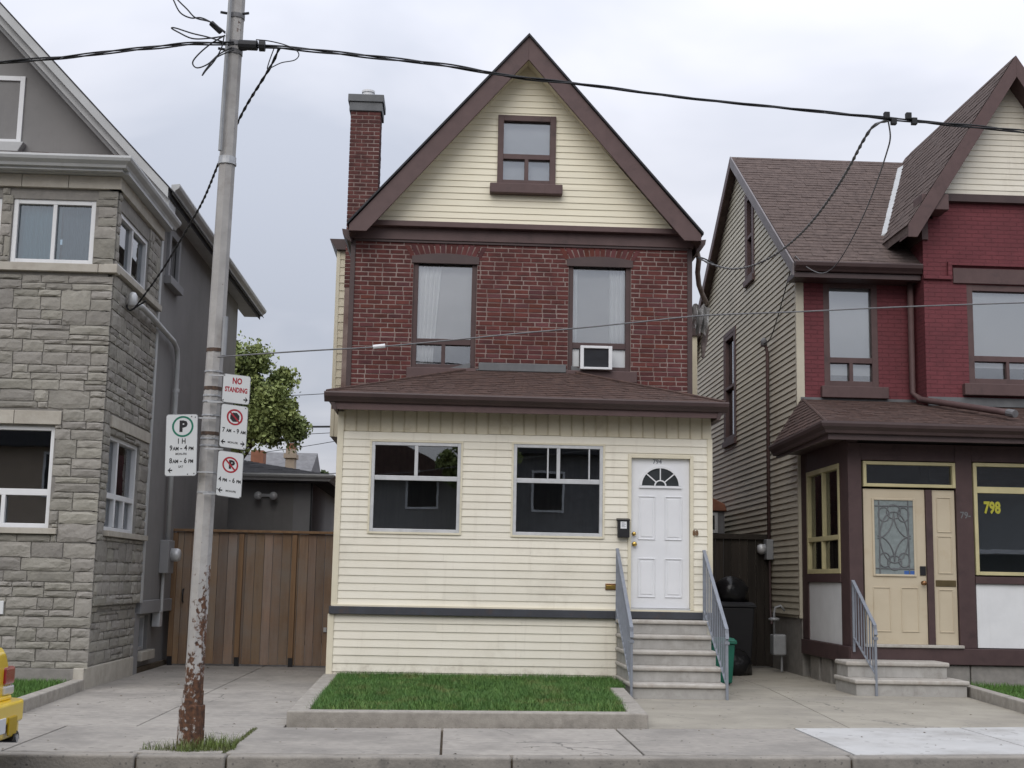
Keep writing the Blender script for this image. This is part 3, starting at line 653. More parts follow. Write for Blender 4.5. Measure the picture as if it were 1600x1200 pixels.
tag(MB(FB).box(GW[0]+.06, GW[1]-.06, 7.5, 8.5, -.125, -.12).build('window_blind', K['blind']), 'pale blind behind the gable window of the brick house', 'blind')
# roof planes, soffits, bargeboards
YF, YB = 19.22, 31.2; th = .14
for sgn, ex, sl_ in ((-1, EL-.03, slL), (1, ER+.03, slR)):
    zE = AZ-abs(AX-ex)*sl_
    mb = MB(lambda u, v, w: (u, w, v)); mb.prism([(AX, AZ), (ex, zE), (ex, zE-th), (AX, AZ-th*1.3)], YF+.03, YB); mb.build('roof_plane', K['shingle'], house)
    # dark drip edge of the shingles standing a little proud of the bargeboard
    mb = MB(lambda u, v, w: (u, w, v)); d = .03
    mb.prism([(AX, AZ+d*1.4), (ex+sgn*.03, zE+d), (ex+sgn*.03, zE-.005), (AX, AZ)], YF-.05, YB); mb.build('shingle_edge', K['shingle3'], house)
    mb = MB(lambda u, v, w: (u, w, v)); bw = .375
    mb.prism([(AX, AZ-.002), (ex, zE-.002), (ex, zE-.10), (ex-sgn*.26, zE-.10), (AX, AZ-bw)], YF-.012, YF+.03); mb.build('bargeboard', K['brown'], house, bevel=.004)
    mb = MB(lambda u, v, w: (u, w, v)); mb.prism([(AX, AZ-.30), (ex, zE-.30+.20), (ex, zE-.33+.20), (AX, AZ-.34)], YF+.03, 19.6); mb.build('soffit', K['cream_trim'], house)
    # side gutter with its ogee end
    x = ex+sgn*.0; gx = -1 if sgn < 0 else 1
    mb = MB(lambda u, v, w: (u, w, v)); mb.prism([(x-gx*.02, 6.64), (x+gx*.13, 6.66), (x+gx*.115, 6.58), (x+gx*.06, 6.50), (x-gx*.02, 6.45)], 19.5, 31); mb.build('side_gutter', K['darkbrown'], house, bevel=.004)
# small triangular blank at the apex
MB(FB).prism([(AX-.13, 9.30), (AX+.13, 9.30), (AX, 9.46)], .0, .03).build('apex_block', K['cream_trim'], gwall)
# chimney
ch = MB().box(-1.925, -1.425, 22.0, 22.55, 0, 9.50).build('chimney', K['mortar'], house)
cb = []; z = 6.3; row = 0
while z < 9.44:
    u = -1.935-(row % 2)*.106
    while u < -1.42:
        a, b = max(u, -1.935), min(u+.2005, -1.415)
        if b-a > .04: cb.append((a, b, z, z+.0565))
        u += .213
    z += .0715; row += 1
CBM = [brick_mesh('brick', K['chimbrick'], 20+i) for i in range(3)]
K['chimmass'] = mat('chimney_brick_mass', (.125, .045, .040), (.07, .028, .026), 6, .9, .003, 60, detail=2)
o = brick_stuff(cb, ch, front(22.0), K['chimmass'])
sb = [(22.0+.01+(r % 2)*.1+.213*k, min(22.55, 22.0+.01+(r % 2)*.1+.213*k+.2025), 6.3+r*.0715, 6.3585+r*.0715) for r in range(44) for k in range(3)]
brick_stuff([s for s in sb if s[1]-s[0] > .04], ch, leftw(-1.925), K['chimmass']); brick_stuff([s for s in sb if s[1]-s[0] > .04], ch, rightw(-1.425), K['chimmass'])
mb = MB(); mb.box(-1.96, -1.39, 21.965, 22.585, 9.44, 9.60); mb.box(-1.985, -1.365, 21.94, 22.61, 9.60, 9.735); mb.build('chimney_cap', K['flash'], ch, bevel=.01)
MB().lathe([(.10, 0), (.10, .13), (.115, .135), (.115, .17), (.03, .19)], (-1.66, 22.25, 9.73), 20).build('flue_pipe', K['white'], ch, smooth=False)
# rear addition seen past the left wall
MB().box(-2.26, -1.66, 24.0, 29, 3.95, 7.45).build('addition_wall', K['cream_trim'], house)
siding(house, front(24.0), K['panel'], 4.6, 7.42, .145, lambda v: -2.20, lambda v: -1.86)
MB().box(-2.265, -2.2, 23.975, 24.05, 3.95, 7.42).build('corner_trim', K['cream_trim'], house)
mb = MB(lambda u, v, w: (u, w, v)); mb.prism([(-2.40, 7.64), (-1.6, 7.64), (-1.6, 7.44), (-2.27, 7.44)], 23.9, 29.1); mb.build('addition_eave', K['darkbrown'], house)

# ---- porch
PX0, PX1 = -1.585, 3.575
D0 = (2.45, 3.285, 1.03, 3.135)
W1 = (-1.115, .105, 2.035, 3.262); W2 = (.832, 2.065, 2.025, 3.272)
pw = wall('porch_wall', K['cream'], house, FP, PX0, PX1, .93, 3.7, [W1, W2, D0], .12, -.003)
siding(pw, FP, K['cream'], 1.035, 3.395, .1026, lambda v: PX0+.075, lambda v: PX1-.06, [(W1[0]-.025, W1[1]+.025, W1[2]-.025, W1[3]+.025), (W2[0]-.025, W2[1]+.025, W2[2]-.025, W2[3]+.025), (D0[0]-.035, D0[1]+.035, 1.0, D0[3]+.035)])
sk_ = wall('skirt_wall', K['cream'], house, FP, -1.615, 2.28, 0, .925, (), .12, -.003)
siding(sk_, FP, K['cream'], .06, .925, .102, lambda v: -1.545, lambda v: 2.27)
for a, b, c, d in ((PX0-.01, PX0+.075, 1.035, 3.67), (PX1-.062, PX1+.01, 1.035, 3.40), (-1.63, -1.545, .04, .925)):
    MB(FP).box(a, b, c, d, -.12, .028).build('corner_trim', K['cream_trim'], house, bevel=.006)
# yellowed vertical boards below the eave
x = PX0+.078; i = 0
while x < PX1-.01:
    x2 = min(x+.165, PX1-.0)
    MB(FP).box(x+.004, x2-.004, 3.40+random.uniform(-.006, .004), 3.70, -.02, .012).build('eave_board', K['panel'], pw, bevel=.005)
    MB(FP).box(x-.008, x+.008, 3.405, 3.695, .0, .026).build('batten', K['panelrib'], pw, bevel=.003)
    x = x2
MB(FP).prism([(PX0-.03, .925), (2.30, .925), (2.30, 1.03), (PX0-.03, 1.03)], -.15, .075).build('beam', K['beam'], house, bevel=.008)
MB(FP).box(2.301, PX1+.02, .93, 1.03, -.15, .06).build('door_sill_beam', K['beam'], house, bevel=.008)
MB(FP).box(PX0+.0, PX1, 1.03, 1.052, -.02, .05).build('drip_strip', K['cream_trim'], house)
wall('porch_side', K['cream'], house, leftw(PX0), 18.06, 19.6, 0, 3.7, (), .1); wall('porch_side', K['cream'], house, rightw(PX1), 18.06, 19.6, 0, 3.7, (), .1)
MB().box(PX0+.1, PX1-.1, 18.1, 19.6, .8, 1.0).build('porch_floor', K['woodroom'], house)
MB().box(PX0+.1, PX1-.1, 18.05, 19.6, 3.62, 3.68).build('porch_ceiling', K['room'], house)
MB().box(PX0+.1, PX1-.1, 19.50, 19.575, 1.0, 3.62).build('porch_back_panelling', K['woodroom'], house)
for k, h in enumerate((W1, W2)):
    mid = (h[0]+h[1])/2; zr = h[2]+(h[3]-h[2])*.60
    bars = [(h[0]+.045, h[1]-.045, zr-.032, zr+.032), (mid-.024, mid+.024, zr+.032, h[3]-.045)]
    panes = [(h[0]+.045, h[1]-.045, h[2]+.045, zr-.032), (h[0]+.045, mid-.024, zr+.032, h[3]-.045), (mid+.024, h[1]-.045, zr+.032, h[3]-.045)]
    if k:
        bars += [(mid-.155, mid-.135, zr+.032, h[3]-.045), (h[1]-.20, h[1]-.18, zr+.032, h[3]-.045)]
    wo_ = window(pw, FP, *h, K['alu'], .045, bars, panes, K['glassdark'], .07, .018)
    mb = MB(FP); g = .028
    mb.box(h[0]-g, h[0], h[2]-g, h[3]+g, -.02, .026); mb.box(h[1], h[1]+g, h[2]-g, h[3]+g, -.02, .026); mb.box(h[0], h[1], h[3], h[3]+g, -.02, .025); mb.box(h[0], h[1], h[2]-g, h[2], -.02, .032)
    mb.build('casing', K['cream_trim'], wo_, bevel=.003)
# door
dr = MB(FP).box(2.462, 3.272, 1.075, 3.118, -.075, -.035).build('door', K['doorwhite'], house, bevel=.003)
mb = MB(FP)
for a, b in ((2.56, 2.80), (2.93, 3.17)):
    for c, d in ((1.22, 1.75), (2.00, 2.60)):
        mb.box(a, b, c, c+.014, -.036, -.022); mb.box(a, b, d-.014, d, -.036, -.022); mb.box(a, a+.014, c+.014, d-.014, -.036, -.0225); mb.box(b-.014, b, c+.014, d-.014, -.036, -.0225)
        mb.box(a+.04, b-.04, c+.04, d-.04, -.036, -.027)
mb.build('panel_moulding', K['doorwhite'], dr, bevel=.005)
fx, fz, fr = 2.867, 2.745, .262
def arc(r0, n=16): return [(fx+r0*math.cos(math.pi*i/n), fz+r0*math.sin(math.pi*i/n)*.94) for i in range(n+1)]
mb = MB(FP); A, B = arc(fr+.03), arc(fr-.005)
for i in range(16): mb.prism([A[i], A[i+1], B[i+1], B[i]], -.036, -.015)
mb.box(fx-fr-.035, fx+fr+.035, fz-.035, fz-.004, -.036, -.012)
C_, D_ = arc(.085), arc(.066)
for i in range(16): mb.prism([C_[i], C_[i+1], D_[i+1], D_[i]], -.034, -.02)
for a in (42, 90, 138):
    c, s = math.cos(R(a)), math.sin(R(a))*.94; px, pz = -s*.008, c*.008
    mb.prism([(fx+.08*c+px, fz+.08*s+pz), (fx+fr*c+px, fz+fr*s+pz), (fx+fr*c-px, fz+fr*s-pz), (fx+.08*c-px, fz+.08*s-pz)], -.034, -.021)
mb.build('fanlight_frame', K['doorwhite'], dr)
MB(FP).prism(arc(fr), -.036, -.031).build('fanlight', mat('fanlight_dark', (.05, .055, .06), (.035, .04, .042), 6, .12), dr)
lettering(dr, '794', .085, 2.825, 3.075, FP, -.0335, K['railgrey'], .002)
mb = MB(FP); mb.box(D0[0]-.035, 2.46, 1.055, D0[3]+.035, -.05, .03); mb.box(3.274, D0[1]+.035, 1.055, D0[3]+.035, -.05, .03); mb.box(2.46, 3.274, 3.12, D0[3]+.035, -.05, .028)
mb.build('door_casing', K['cream_trim'], house, bevel=.004)
MB(FP).box(2.46, 3.274, 1.04, 1.072, -.08, .03).build('threshold', K['alu'], house)
def knob(parent, x, z, r, name, m_='brass'):
    MB(lambda u, v, w: (x+u, 18.035-w, z+v)).lathe([(r*.9, 0), (r*.9, .008), (r*.4, .012), (r*.4, .03), (r*.85, .036), (r, .05), (r*.7, .062)], (0, 0, 0), 14).build(name, K[m_], parent, smooth=True)
knob(dr, 2.508, 1.938, .034, 'door_knob'); knob(dr, 2.502, 2.077, .028, 'deadbolt')
lettering(house, '88', .10, 3.345, 2.10, FP, .031, K['copper'], .004, .8, 'house_number')
mbx = thing('mailbox', 'black wall mailbox with a white sticker left of the white door', 'mailbox', (2.345, 17.97, 2.02))
MB(FP).prism([(2.265, 2.02), (2.425, 2.02), (2.425, 2.25), (2.265, 2.25)], .02, .12).build('box', K['black'], mbx, bevel=.01)
mb = MB(FP); mb.hexa([(2.255, 2.25, .015), (2.435, 2.25, .015), (2.435, 2.25, .135), (2.255, 2.25, .135), (2.255, 2.285, .015), (2.435, 2.285, .015), (2.435, 2.258, .13), (2.255, 2.258, .13)]); mb.build('lid', K['black'], mbx, bevel=.005)
MB(FP).box(2.30, 2.385, 2.14, 2.235, .12, .122).build('sticker', K['white'], mbx)
for i in range(4): MB(FP).box(2.315, 2.315+.055-(i % 2)*.015, 2.16+i*.018, 2.167+i*.018, .122, .1225).build('sticker_line', K['railgrey'], mbx)
ms = MB(FP).box(2.11, 2.258, 1.31, 1.395, .0, .03).build('mail_slot', K['copper'], None, bevel=.006); tag(ms, 'bronze mail slot in the cream clapboards left of the door', 'mail slot')
MB(FP).box(2.12, 2.248, 1.322, 1.37, .03, .036).build('flap', K['brass'], ms, bevel=.003)

# porch roof
E0 = Vector((-1.73, 17.63, 3.885)); E1 = Vector((3.70, 17.63, 3.865)); T0 = Vector((.22, 19.58, 4.535)); T1 = Vector((1.75, 19.58, 4.535)); S0 = Vector((-1.73, 19.58, 3.885)); S1 = Vector((3.70, 19.58, 3.865))
mb = MB(); dz = Vector((0, 0, .02))
P = [E0-dz, E1-dz, T1-dz, T0-dz, S0-dz, S1-dz]; mb.v = [tuple(p) for p in P]; mb.v += [(p.x, p.y, 3.80) for p in P]
mb.f = [(0, 1, 2, 3), (0, 3, 4), (1, 5, 2), (6, 7, 11, 10), (0, 6, 7, 1), (0, 4, 10, 6), (1, 7, 11, 5), (4, 3, 2, 5, 11, 10)]
prf = mb.build('porch_roof', K['shingle'], house)
shingles(prf, K['shingle'], E0, E1, T0, T1, .145, .19)
shingles(prf, K['shingle'], S0, E0, S0.lerp(T0, .999), T0, .145, .19); shingles(prf, K['shingle'], E1, S1, T1, S1.lerp(T1, .999), .145, .19)
for a, b in ((E0, T0), (E1, T1)): MB().tube([tuple(a+Vector((0, 0, .012))), tuple(b+Vector((0, 0, .02)))], .022, 6).build('hip_cap', K['shingle'], prf)
MB(FB).box(.345, 1.669, 4.53, 4.652, .0, .085).build('roof_flashing', K['flash'], prf, bevel=.008)
mb = MB(FB); mb.prism([(-1.60, 4.15), (.22, 4.65), (.22, 4.50), (-1.60, 3.95)], .0, .03); mb.prism([(3.57, 4.15), (1.75, 4.65), (1.75, 4.50), (3.57, 3.95)], .0, .03); mb.box(.22, 1.75, 4.54, 4.565, 0, .03); mb.build('wall_flashing', K['flash'], prf)
# gutter along the eave with an ogee profile, returned at the ends
prof = [(0, 0), (.105, .02), (.112, -.0), (.10, -.045), (.055, -.085), (.035, -.11), (0, -.115)]
def gutter(name, parent, x0, x1, Y, z, m_, end=True, s=1.0, slope=0.0):
    mb = MB(); n = len(prof)
    for x, zz in ((x0, z), (x1, z+slope)):
        mb.v += [(x, Y-p[0]*s, zz+p[1]*s) for p in prof]
    mb.f += [tuple(range(n)), tuple(range(n, 2*n))[::-1]]+[(i, (i+1) % n, n+(i+1) % n, n+i) for i in range(n)]
    return mb.build(name, K[m_], parent, bevel=.003)
gutter('gutter', house, -1.755, 3.73, 17.64, 3.865, 'darkbrown', slope=-.02)
MB().box(-1.66, 3.63, 17.641, 17.67, 3.655, 3.80).build('fascia', K['brown'], house)
MB().box(-1.66, 3.63, 17.67, 18.0, 3.70, 3.72).build('soffit', K['darkbrown'], house)
mb = MB(lambda u, v, w: (u, w, v)); mb.prism([(-1.75, 3.87), (-1.66, 3.87), (-1.585, 3.66), (-1.62, 3.64)], 17.62, 19.55); mb.build('side_fascia', K['darkbrown'], house)
mb = MB(lambda u, v, w: (u, w, v)); mb.prism([(3.72, 3.85), (3.63, 3.85), (3.575, 3.64), (3.61, 3.62)], 17.62, 19.55); mb.build('side_fascia', K['darkbrown'], house)

# ------------------------------------------------------------------ front steps and rails
st = thing('front_steps', 'five concrete steps rising to the white door of the cream porch', 'steps', (2.86, 16.5, 0))
for k in range(5):
    y0 = 16.5+.3*k; z0 = .185*k; ex = .0
    MB().box(2.275, 3.445, y0, 18.0-.03, z0-(.05 if k == 0 else 0), z0+.13).build('riser', K['step'], st, bevel=.006)
    MB().box(2.245, 3.478, y0-.035, 17.95, z0+.131, z0+.185).build('tread', K['tread'], st, bevel=.02, seg=3)
def handrail(label, X, y0, y1, zt0, zt1, zb0, zb1, n, grp=None):
    t = thing('handrail', label, 'handrail', (X, y0, 0), grp)
    def bar(a, b, w_, h_, name):
        a, b = Vector(a), Vector(b); d = (b-a).normalized(); s = Vector((1, 0, 0))*w_/2; u_ = s.normalized().cross(d).normalized()*h_/2
        MB().hexa([tuple(a-s-u_), tuple(a+s-u_), tuple(a+s+u_), tuple(a-s+u_), tuple(b-s-u_), tuple(b+s-u_), tuple(b+s+u_), tuple(b-s+u_)]).build(name, K['railgrey'], t, bevel=.003)
    L_ = lambda a, b, s: a+(b-a)*s
    bar((X, y0, zt0-.05), (X, y1, zt1), .045, .022, 'top_rail'); bar((X, y0+.02, zb0), (X, y1, zb1), .028, .014, 'bottom_rail')
    bar((X, y0-.03, zt0-.17), (X, y0+.01, zt0-.05), .045, .02, 'rail_scroll')
    bar((X, y0, 0), (X, y0, zt0-.04), .032, .032, 'post'); bar((X, y1, zb1-.2), (X, y1, zt1), .032, .032, 'post')
    bar((X-.0, y0, zt0-.235), (X, y0, zt0-.20), .06, .05, 'collar')
    for i in range(1, n):
        s = i/n; y = L_(y0, y1, s); bar((X, y, L_(zb0, zb1, s)), (X, y, L_(zt0-.05, zt1, s)-.008), .016, .016, 'baluster')
    return t
handrail('grey iron handrail on the left of the five porch steps', 2.262, 16.45, 17.92, .91, 1.865, .18, 1.06, 13)
handrail('grey iron handrail on the right of the five porch steps', 3.452, 16.45, 17.92, .91, 1.865, .18, 1.06, 13)
# ------------------------------------------------------------------ left: stone house
SH = thing('stone_house', 'grey stone fronted house with grey stucco side at the left edge', 'house', (-5.6, 16.5, 0))
XS, XB = -4.38, -4.44
FS = front(16.5); RS = rightw(XS); RB = rightw(XB)
UW = (-5.685, -4.645, 5.28, 6.12); UW2 = (-6.95, -5.83, 5.28, 6.12); LW = (-6.75, -4.965, 1.945, 3.21)
SU = (16.68, 18.30, 5.32, 6.06); SLW = (16.84, 18.47, 1.945, 3.16)
frontw = wall('stone_front', K['stonemortar'], SH, FS, -9.2, XS-.06, 0, 6.26, [UW, UW2, LW], .25, .0)
sidew = wall('stone_return', K['stonemortar'], SH, RS, 16.56, 19.02, 1.0, 6.26, [SU, SLW], .25, .0)
lows = wall('stone_return_foot', K['stonemortar'], SH, RB, 16.56, 19.0, .0, 1.0, (), .25, .0)
def stone_mesh(seed):
    rn = random.Random(seed); nu, nv = 5, 4; mb = MB(); idx = []
    for j in range(nv):
        row = []
        for i in range(nu):
            u, v = i/(nu-1)-.5, j/(nv-1)-.5; edge = i in (0, nu-1) or j in (0, nv-1)
            if edge: p = (u+rn.uniform(-.014, .014), v+rn.uniform(-.05, .05), rn.uniform(.35, .6))
            else: p = (u*1.18+rn.uniform(-.05, .05), v*1.45+rn.uniform(-.05, .05), rn.uniform(.65, 1.15))
            row.append(len(mb.v)); mb.v.append((p[0], -p[2], p[1]))
        idx.append(row)
    for j in range(nv-1):
        for i in range(nu-1): mb.f.append((idx[j][i], idx[j][i+1], idx[j+1][i+1], idx[j+1][i]))
    ring = idx[0]+[r[-1] for r in idx[1:]]+idx[-1][-2::-1]+[r[0] for r in idx[-2:0:-1]]
    back = []
    for k in ring: p = mb.v[k]; back.append(len(mb.v)); mb.v.append((p[0], .9, p[2]))
    for a in range(len(ring)): b = (a+1) % len(ring); mb.f.append((ring[b], ring[a], back[a], back[b]))
    me = bpy.data.meshes.new('stone'); me.from_pydata(mb.v, [], mb.f)
    bm = bmesh.new(); bm.from_mesh(me); bmesh.ops.recalc_face_normals(bm, faces=bm.faces); bm.to_mesh(me); bm.free()
    me.materials.append(K['stone']); return me
SM = [stone_mesh(i) for i in range(9)]
def ashlar(u0, u1, v0, v1, holes, g=.006):
    out = []; v = v0
    while v < v1-.03:
        bh = random.choice((.13, .16, .19, .23, .26)); bh = min(bh, v1-v)
        if v1-(v+bh) < .07: bh = v1-v
        u = u0
        while u < u1-.02:
            kind = random.random(); ln = random.uniform(.5, 1.05)
            if u1-(u+ln) < .2: ln = u1-u
            if kind < (.85 if bh < .18 else .3):
                ln = min(ln, random.uniform(.26, .62)); ln = ln if u1-(u+ln) > .15 else u1-u; out.append([u, u+ln, v, v+bh])
            else:
                cut = random.choice((.36, .45, .58, .64))*bh
                for a, b in ((v, v+cut), (v+cut, v+bh)):
                    x = u
                    while x < u+ln-.01:
                        l2 = random.uniform(.16, .5)
                        if u+ln-(x+l2) < .12: l2 = u+ln-x
                        out.append([x, x+l2, a, b]); x += l2
            u += ln
        v += bh
    for h in holes:
        nx = []
        for s in out:
            a, b, c, d = s
            if b <= h[0] or a >= h[1] or d <= h[2] or c >= h[3]: nx.append(s); continue
            if a < h[0]: nx.append([a, h[0], c, d])
            if b > h[1]: nx.append([h[1], b, c, d])
            a2, b2 = max(a, h[0]), min(b, h[1])
            if c < h[2]: nx.append([a2, b2, c, h[2]])
            if d > h[3]: nx.append([a2, b2, h[3], d])
        out = nx
    return [(a+g, b-g, c+g, d-g) for a, b, c, d in out if b-a > .05 and d-c > .04]
def lay(stones, parent, where, limit=None):
    for a, b, c, d in stones:
        dp = random.uniform(.016, .030)
        if where == 'front': inst(random.choice(SM), 'stone', ((a+b)/2, 16.5-.004, (c+d)/2), parent, (b-a, dp, d-c))
        else: inst(random.choice(SM), 'stone', (where+.004, (a+b)/2, (c+d)/2), parent, (b-a, dp, d-c), (0, 0, math.pi/2))
hf = [(UW[0]-.0, UW[1], UW[2]-.1, 6.3), (UW2[0], UW2[1], UW2[2]-.1, 6.3), (LW[0]-.1, LW[1]+.0, LW[2], LW[3]), (LW[0]-.12, -4.88, 3.22, 3.40), (LW[0]-.12, -4.845, 1.865, 1.95), (-9, XS, 5.165, 5.285)]
random.seed(11)
lay(ashlar(-6.7, XS+.012, .25, 6.255, hf), frontw, 'front')
mb = MB()
for a, b, c, d in ashlar(-9.2, -6.7, .25, 6.255, hf):       # the run beyond the picture's edge, as one piece
    me_ = random.choice(SM); dp = random.uniform(.016, .030); k0 = len(mb.v)
    mb.v += [((a+b)/2+v.co.x*(b-a), 16.496+v.co.y*dp, (c+d)/2+v.co.z*(d-c)) for v in me_.vertices]; mb.f += [tuple(k0+i for i in p.vertices) for p in me_.polygons]
mb.build('stone_courses', K['stone'], frontw, recalc=False, kind='stuff')
hs_ = [(SU[0], SU[1], SU[2]-.05, 6.3), SLW, (16.78, 18.96, 3.245, 3.40), (16.8, 19.0, 1.865, 1.95), (16.5, 19.02, 5.2, 5.29)]
lay(ashlar(16.53, 19.02, 1.0, 6.255, hs_), sidew, XS); lay(ashlar(16.53, 19.0, .27, 1.0, ()), lows, XB)
# dressed bands
def blocks(parent, tr, cuts, v0, v1, o_, name, m_='limestone'):
    for a, b in zip(cuts, cuts[1:]): MB(tr).box(a+.003, b-.003, v0, v1, -.1, o_).build(name, K[m_], parent, bevel=.006)
blocks(SH, FS, [-8.4, -7.0, -6.2, -5.585, -4.996, XS+.05], 6.262, 6.43, .06, 'cap_stone'); blocks(SH, RS, [16.44, 16.9, 17.6, 18.3, 19.03], 6.262, 6.43, .052, 'cap_stone')
blocks(SH, FS, [-8.4, -6.6, -4.55, XS+.07], 5.17, 5.275, .07, 'sill_band'); blocks(SH, RS, [16.43, 17.7, 19.05], 5.20, 5.285, .068, 'sill_band')
blocks(SH, FS, [-6.85, -6.1, -5.47, -4.885], 3.225, 3.395, .035, 'lintel_stone'); blocks(SH, RS, [16.80, 17.72, 18.95], 3.25, 3.40, .04, 'lintel_stone')
blocks(SH, FS, [-6.85, -4.845], 1.87, 1.942, .07, 'sill_stone'); blocks(SH, RS, [16.82, 19.0], 1.87, 1.942, .075, 'sill_stone')
MB(FS).box(-9.2, XB-.02, -.05, .25, -.1, .027).build('foundation', K['stonemortar'], SH, bevel=.006); MB(RB).box(16.47, 19.0, -.05, .26, -.1, .032).build('parged_foot', K['limestone'], SH, bevel=.012)
MB(FS).box(-5.56, -5.425, .89, 1.05, .0, .035).build('number_plate', K['white'], SH, bevel=.004)
# windows of the stone house
def slider(parent, tr, h, m_, glass, extra=(), fwv=.06, fd=.06):
    mid = (h[0]+h[1])/2
    return window(parent, tr, *h, m_, fwv, [(mid-.025, mid+.025, h[2]+fwv, h[3]-fwv)], [(h[0]+fwv, mid-.025, h[2]+fwv, h[3]-fwv), (mid+.025, h[1]-fwv, h[2]+fwv, h[3]-fwv)], glass, .08, .0, None, fd-.04)
slider(frontw, FS, UW, K['white'], K['glassblue']); slider(frontw, FS, UW2, K['white'], K['glassblue']); slider(sidew, RS, SU, K['white'], K['glassblue'])
lw_ = window(frontw, FS, *LW, K['white'], .055, [(LW[0]+.055, LW[1]-.055, 2.345, 2.425), (-5.575, -5.525, 2.0, 2.345)],
             [(LW[0]+.055, LW[1]-.055, 2.425, 3.155), (LW[0]+.055, -5.575, 2.0, 2.345), (-5.525, LW[1]-.055, 2.0, 2.345)], K['glassdark'], .09, .0, None, .04)
sw_ = window(sidew, RS, *SLW, K['white'], .05, [(17.43, 17.49, 2.0, 3.11), (SLW[0]+.05, 17.43, 2.36, 2.43), (17.49, SLW[1]-.05, 2.36, 2.43), (17.93, 17.97, 2.0, 2.36)],
             [(SLW[0]+.05, 17.43, 2.43, 3.11), (17.49, SLW[1]-.05, 2.43, 3.11), (SLW[0]+.05, 17.43, 2.0, 2.36), (17.49, 17.93, 2.0, 2.36), (17.97, SLW[1]-.05, 2.0, 2.36)], K['glassdark'], .09, .0, None, .03)
curtain('curtain', 'pale blue-white curtain in the upper front window of the stone house', FS, -5.66, -5.12, -5.66, -5.12, 5.3, 6.1, -.17, mat('bluish_curtain', (.66, .74, .76), (.6, .68, .7), 3, .9), 9, .012)
curtain('curtain', 'grey sheer curtain behind the right sash of the stone house front window', FS, -5.10, -4.68, -5.10, -4.68, 5.3, 6.1, -.20, mat('grey_sheer', (.26, .29, .31), (.22, .25, .27), 3, .9), 7, .012)
curtain('curtain', 'pale curtain in the upper side window of the stone house', RS, 16.70, 17.48, 16.70, 17.48, 5.34, 6.05, -.125, K['curtain'], 9, .008)
curtain('window_blind', 'white roman blind in the lower side window of the stone house', RS, 16.9, 18.4, 16.9, 18.4, 2.62, 3.12, -.17, K['curtain'], 1, .01)['category'] = 'blind'
# dark rooms behind
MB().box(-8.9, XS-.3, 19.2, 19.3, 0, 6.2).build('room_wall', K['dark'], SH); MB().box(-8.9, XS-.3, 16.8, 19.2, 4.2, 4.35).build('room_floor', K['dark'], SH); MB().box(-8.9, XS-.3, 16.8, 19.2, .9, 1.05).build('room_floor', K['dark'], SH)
MB().box(-9.2, -9.0, 16.56, 27, 0, 6.3).build('side_wall', K['stucco'], SH); MB().box(-9.2, XS, 16.55, 19.2, 6.28, 6.40).build('bay_ceiling', K['room'], SH)
# bay eave: soffit, gutter with corner return, strip of red shingle above
mb = MB(); mb.box(-9.2, XS+.16, 16.34, 16.6, 6.432, 6.47); mb.box(XS-.1, XS+.16, 16.6, 19.05, 6.432, 6.47); mb.build('bed_moulding', K['gutter'], SH)
def gut(path, prof_, parent, name, m_):
    """sweep a gutter profile (out, z) along a path in plan, mitred at corners; out is to the left of travel"""
    mb = MB(); n = len(prof_); P = [Vector((*p[:2], 0)) for p in path]; zs = [p[2] for p in path]
    for i, p in enumerate(P):
        ds = []
        if i > 0: ds.append((p-P[i-1]).normalized())
        if i < len(P)-1: ds.append((P[i+1]-p).normalized())
        ns = [Vector((d.y, -d.x, 0)) for d in ds]; nn = sum(ns, Vector()); nn = nn/nn.length; k = 1/max(.3, nn.dot(ns[0]))
        for o_, dz_ in prof_: q = p+nn*o_*k; mb.v.append((q.x, q.y, zs[i]+dz_))
    for i in range(len(P)-1):
        for j in range(n): j2 = (j+1) % n; mb.f.append((i*n+j, i*n+j2, (i+1)*n+j2, (i+1)*n+j))
    mb.f.append(tuple(range(n))); e = (len(P)-1)*n; mb.f.append(tuple(range(e, e+n))[::-1])
    return mb.build(name, K[m_], parent, bevel=.003)
ogee = [(0, 0), (.12, .015), (.125, -.015), (.11, -.05), (.06, -.09), (.045, -.125), (0, -.13)]
gut([(-9.2, 16.25, 6.60), (XS+.11, 16.25, 6.60), (XS+.11, 19.25, 6.60)], ogee, SH, 'gutter', 'gutter')
mb = MB(); mb.box(-9.2, XS+.108, 16.252, 16.34, 6.44, 6.60); mb.box(XS+.02, XS+.108, 16.34, 19.2, 6.44, 6.60); mb.build('fascia', K['gutter'], SH)
mb = MB(); mb.hexa([(-9.2, 16.22, 6.60), (XS+.08, 16.22, 6.60), (XS+.08, 18.9, 6.60), (-9.2, 18.9, 6.60), (-9.2, 16.22, 6.625), (XS+.08, 16.22, 6.625), (XS-.3, 18.9, 6.84), (-9.2, 18.9, 6.84)]); mb.build('bay_roof', K['shingle'], SH)
shingles(SH, K['shingle'], (-9.2, 16.2, 6.63), (XS+.09, 16.2, 6.63), (-9.2, 18.88, 6.85), (XS-.28, 18.88, 6.85), .14, .22, 'bay_shingles')
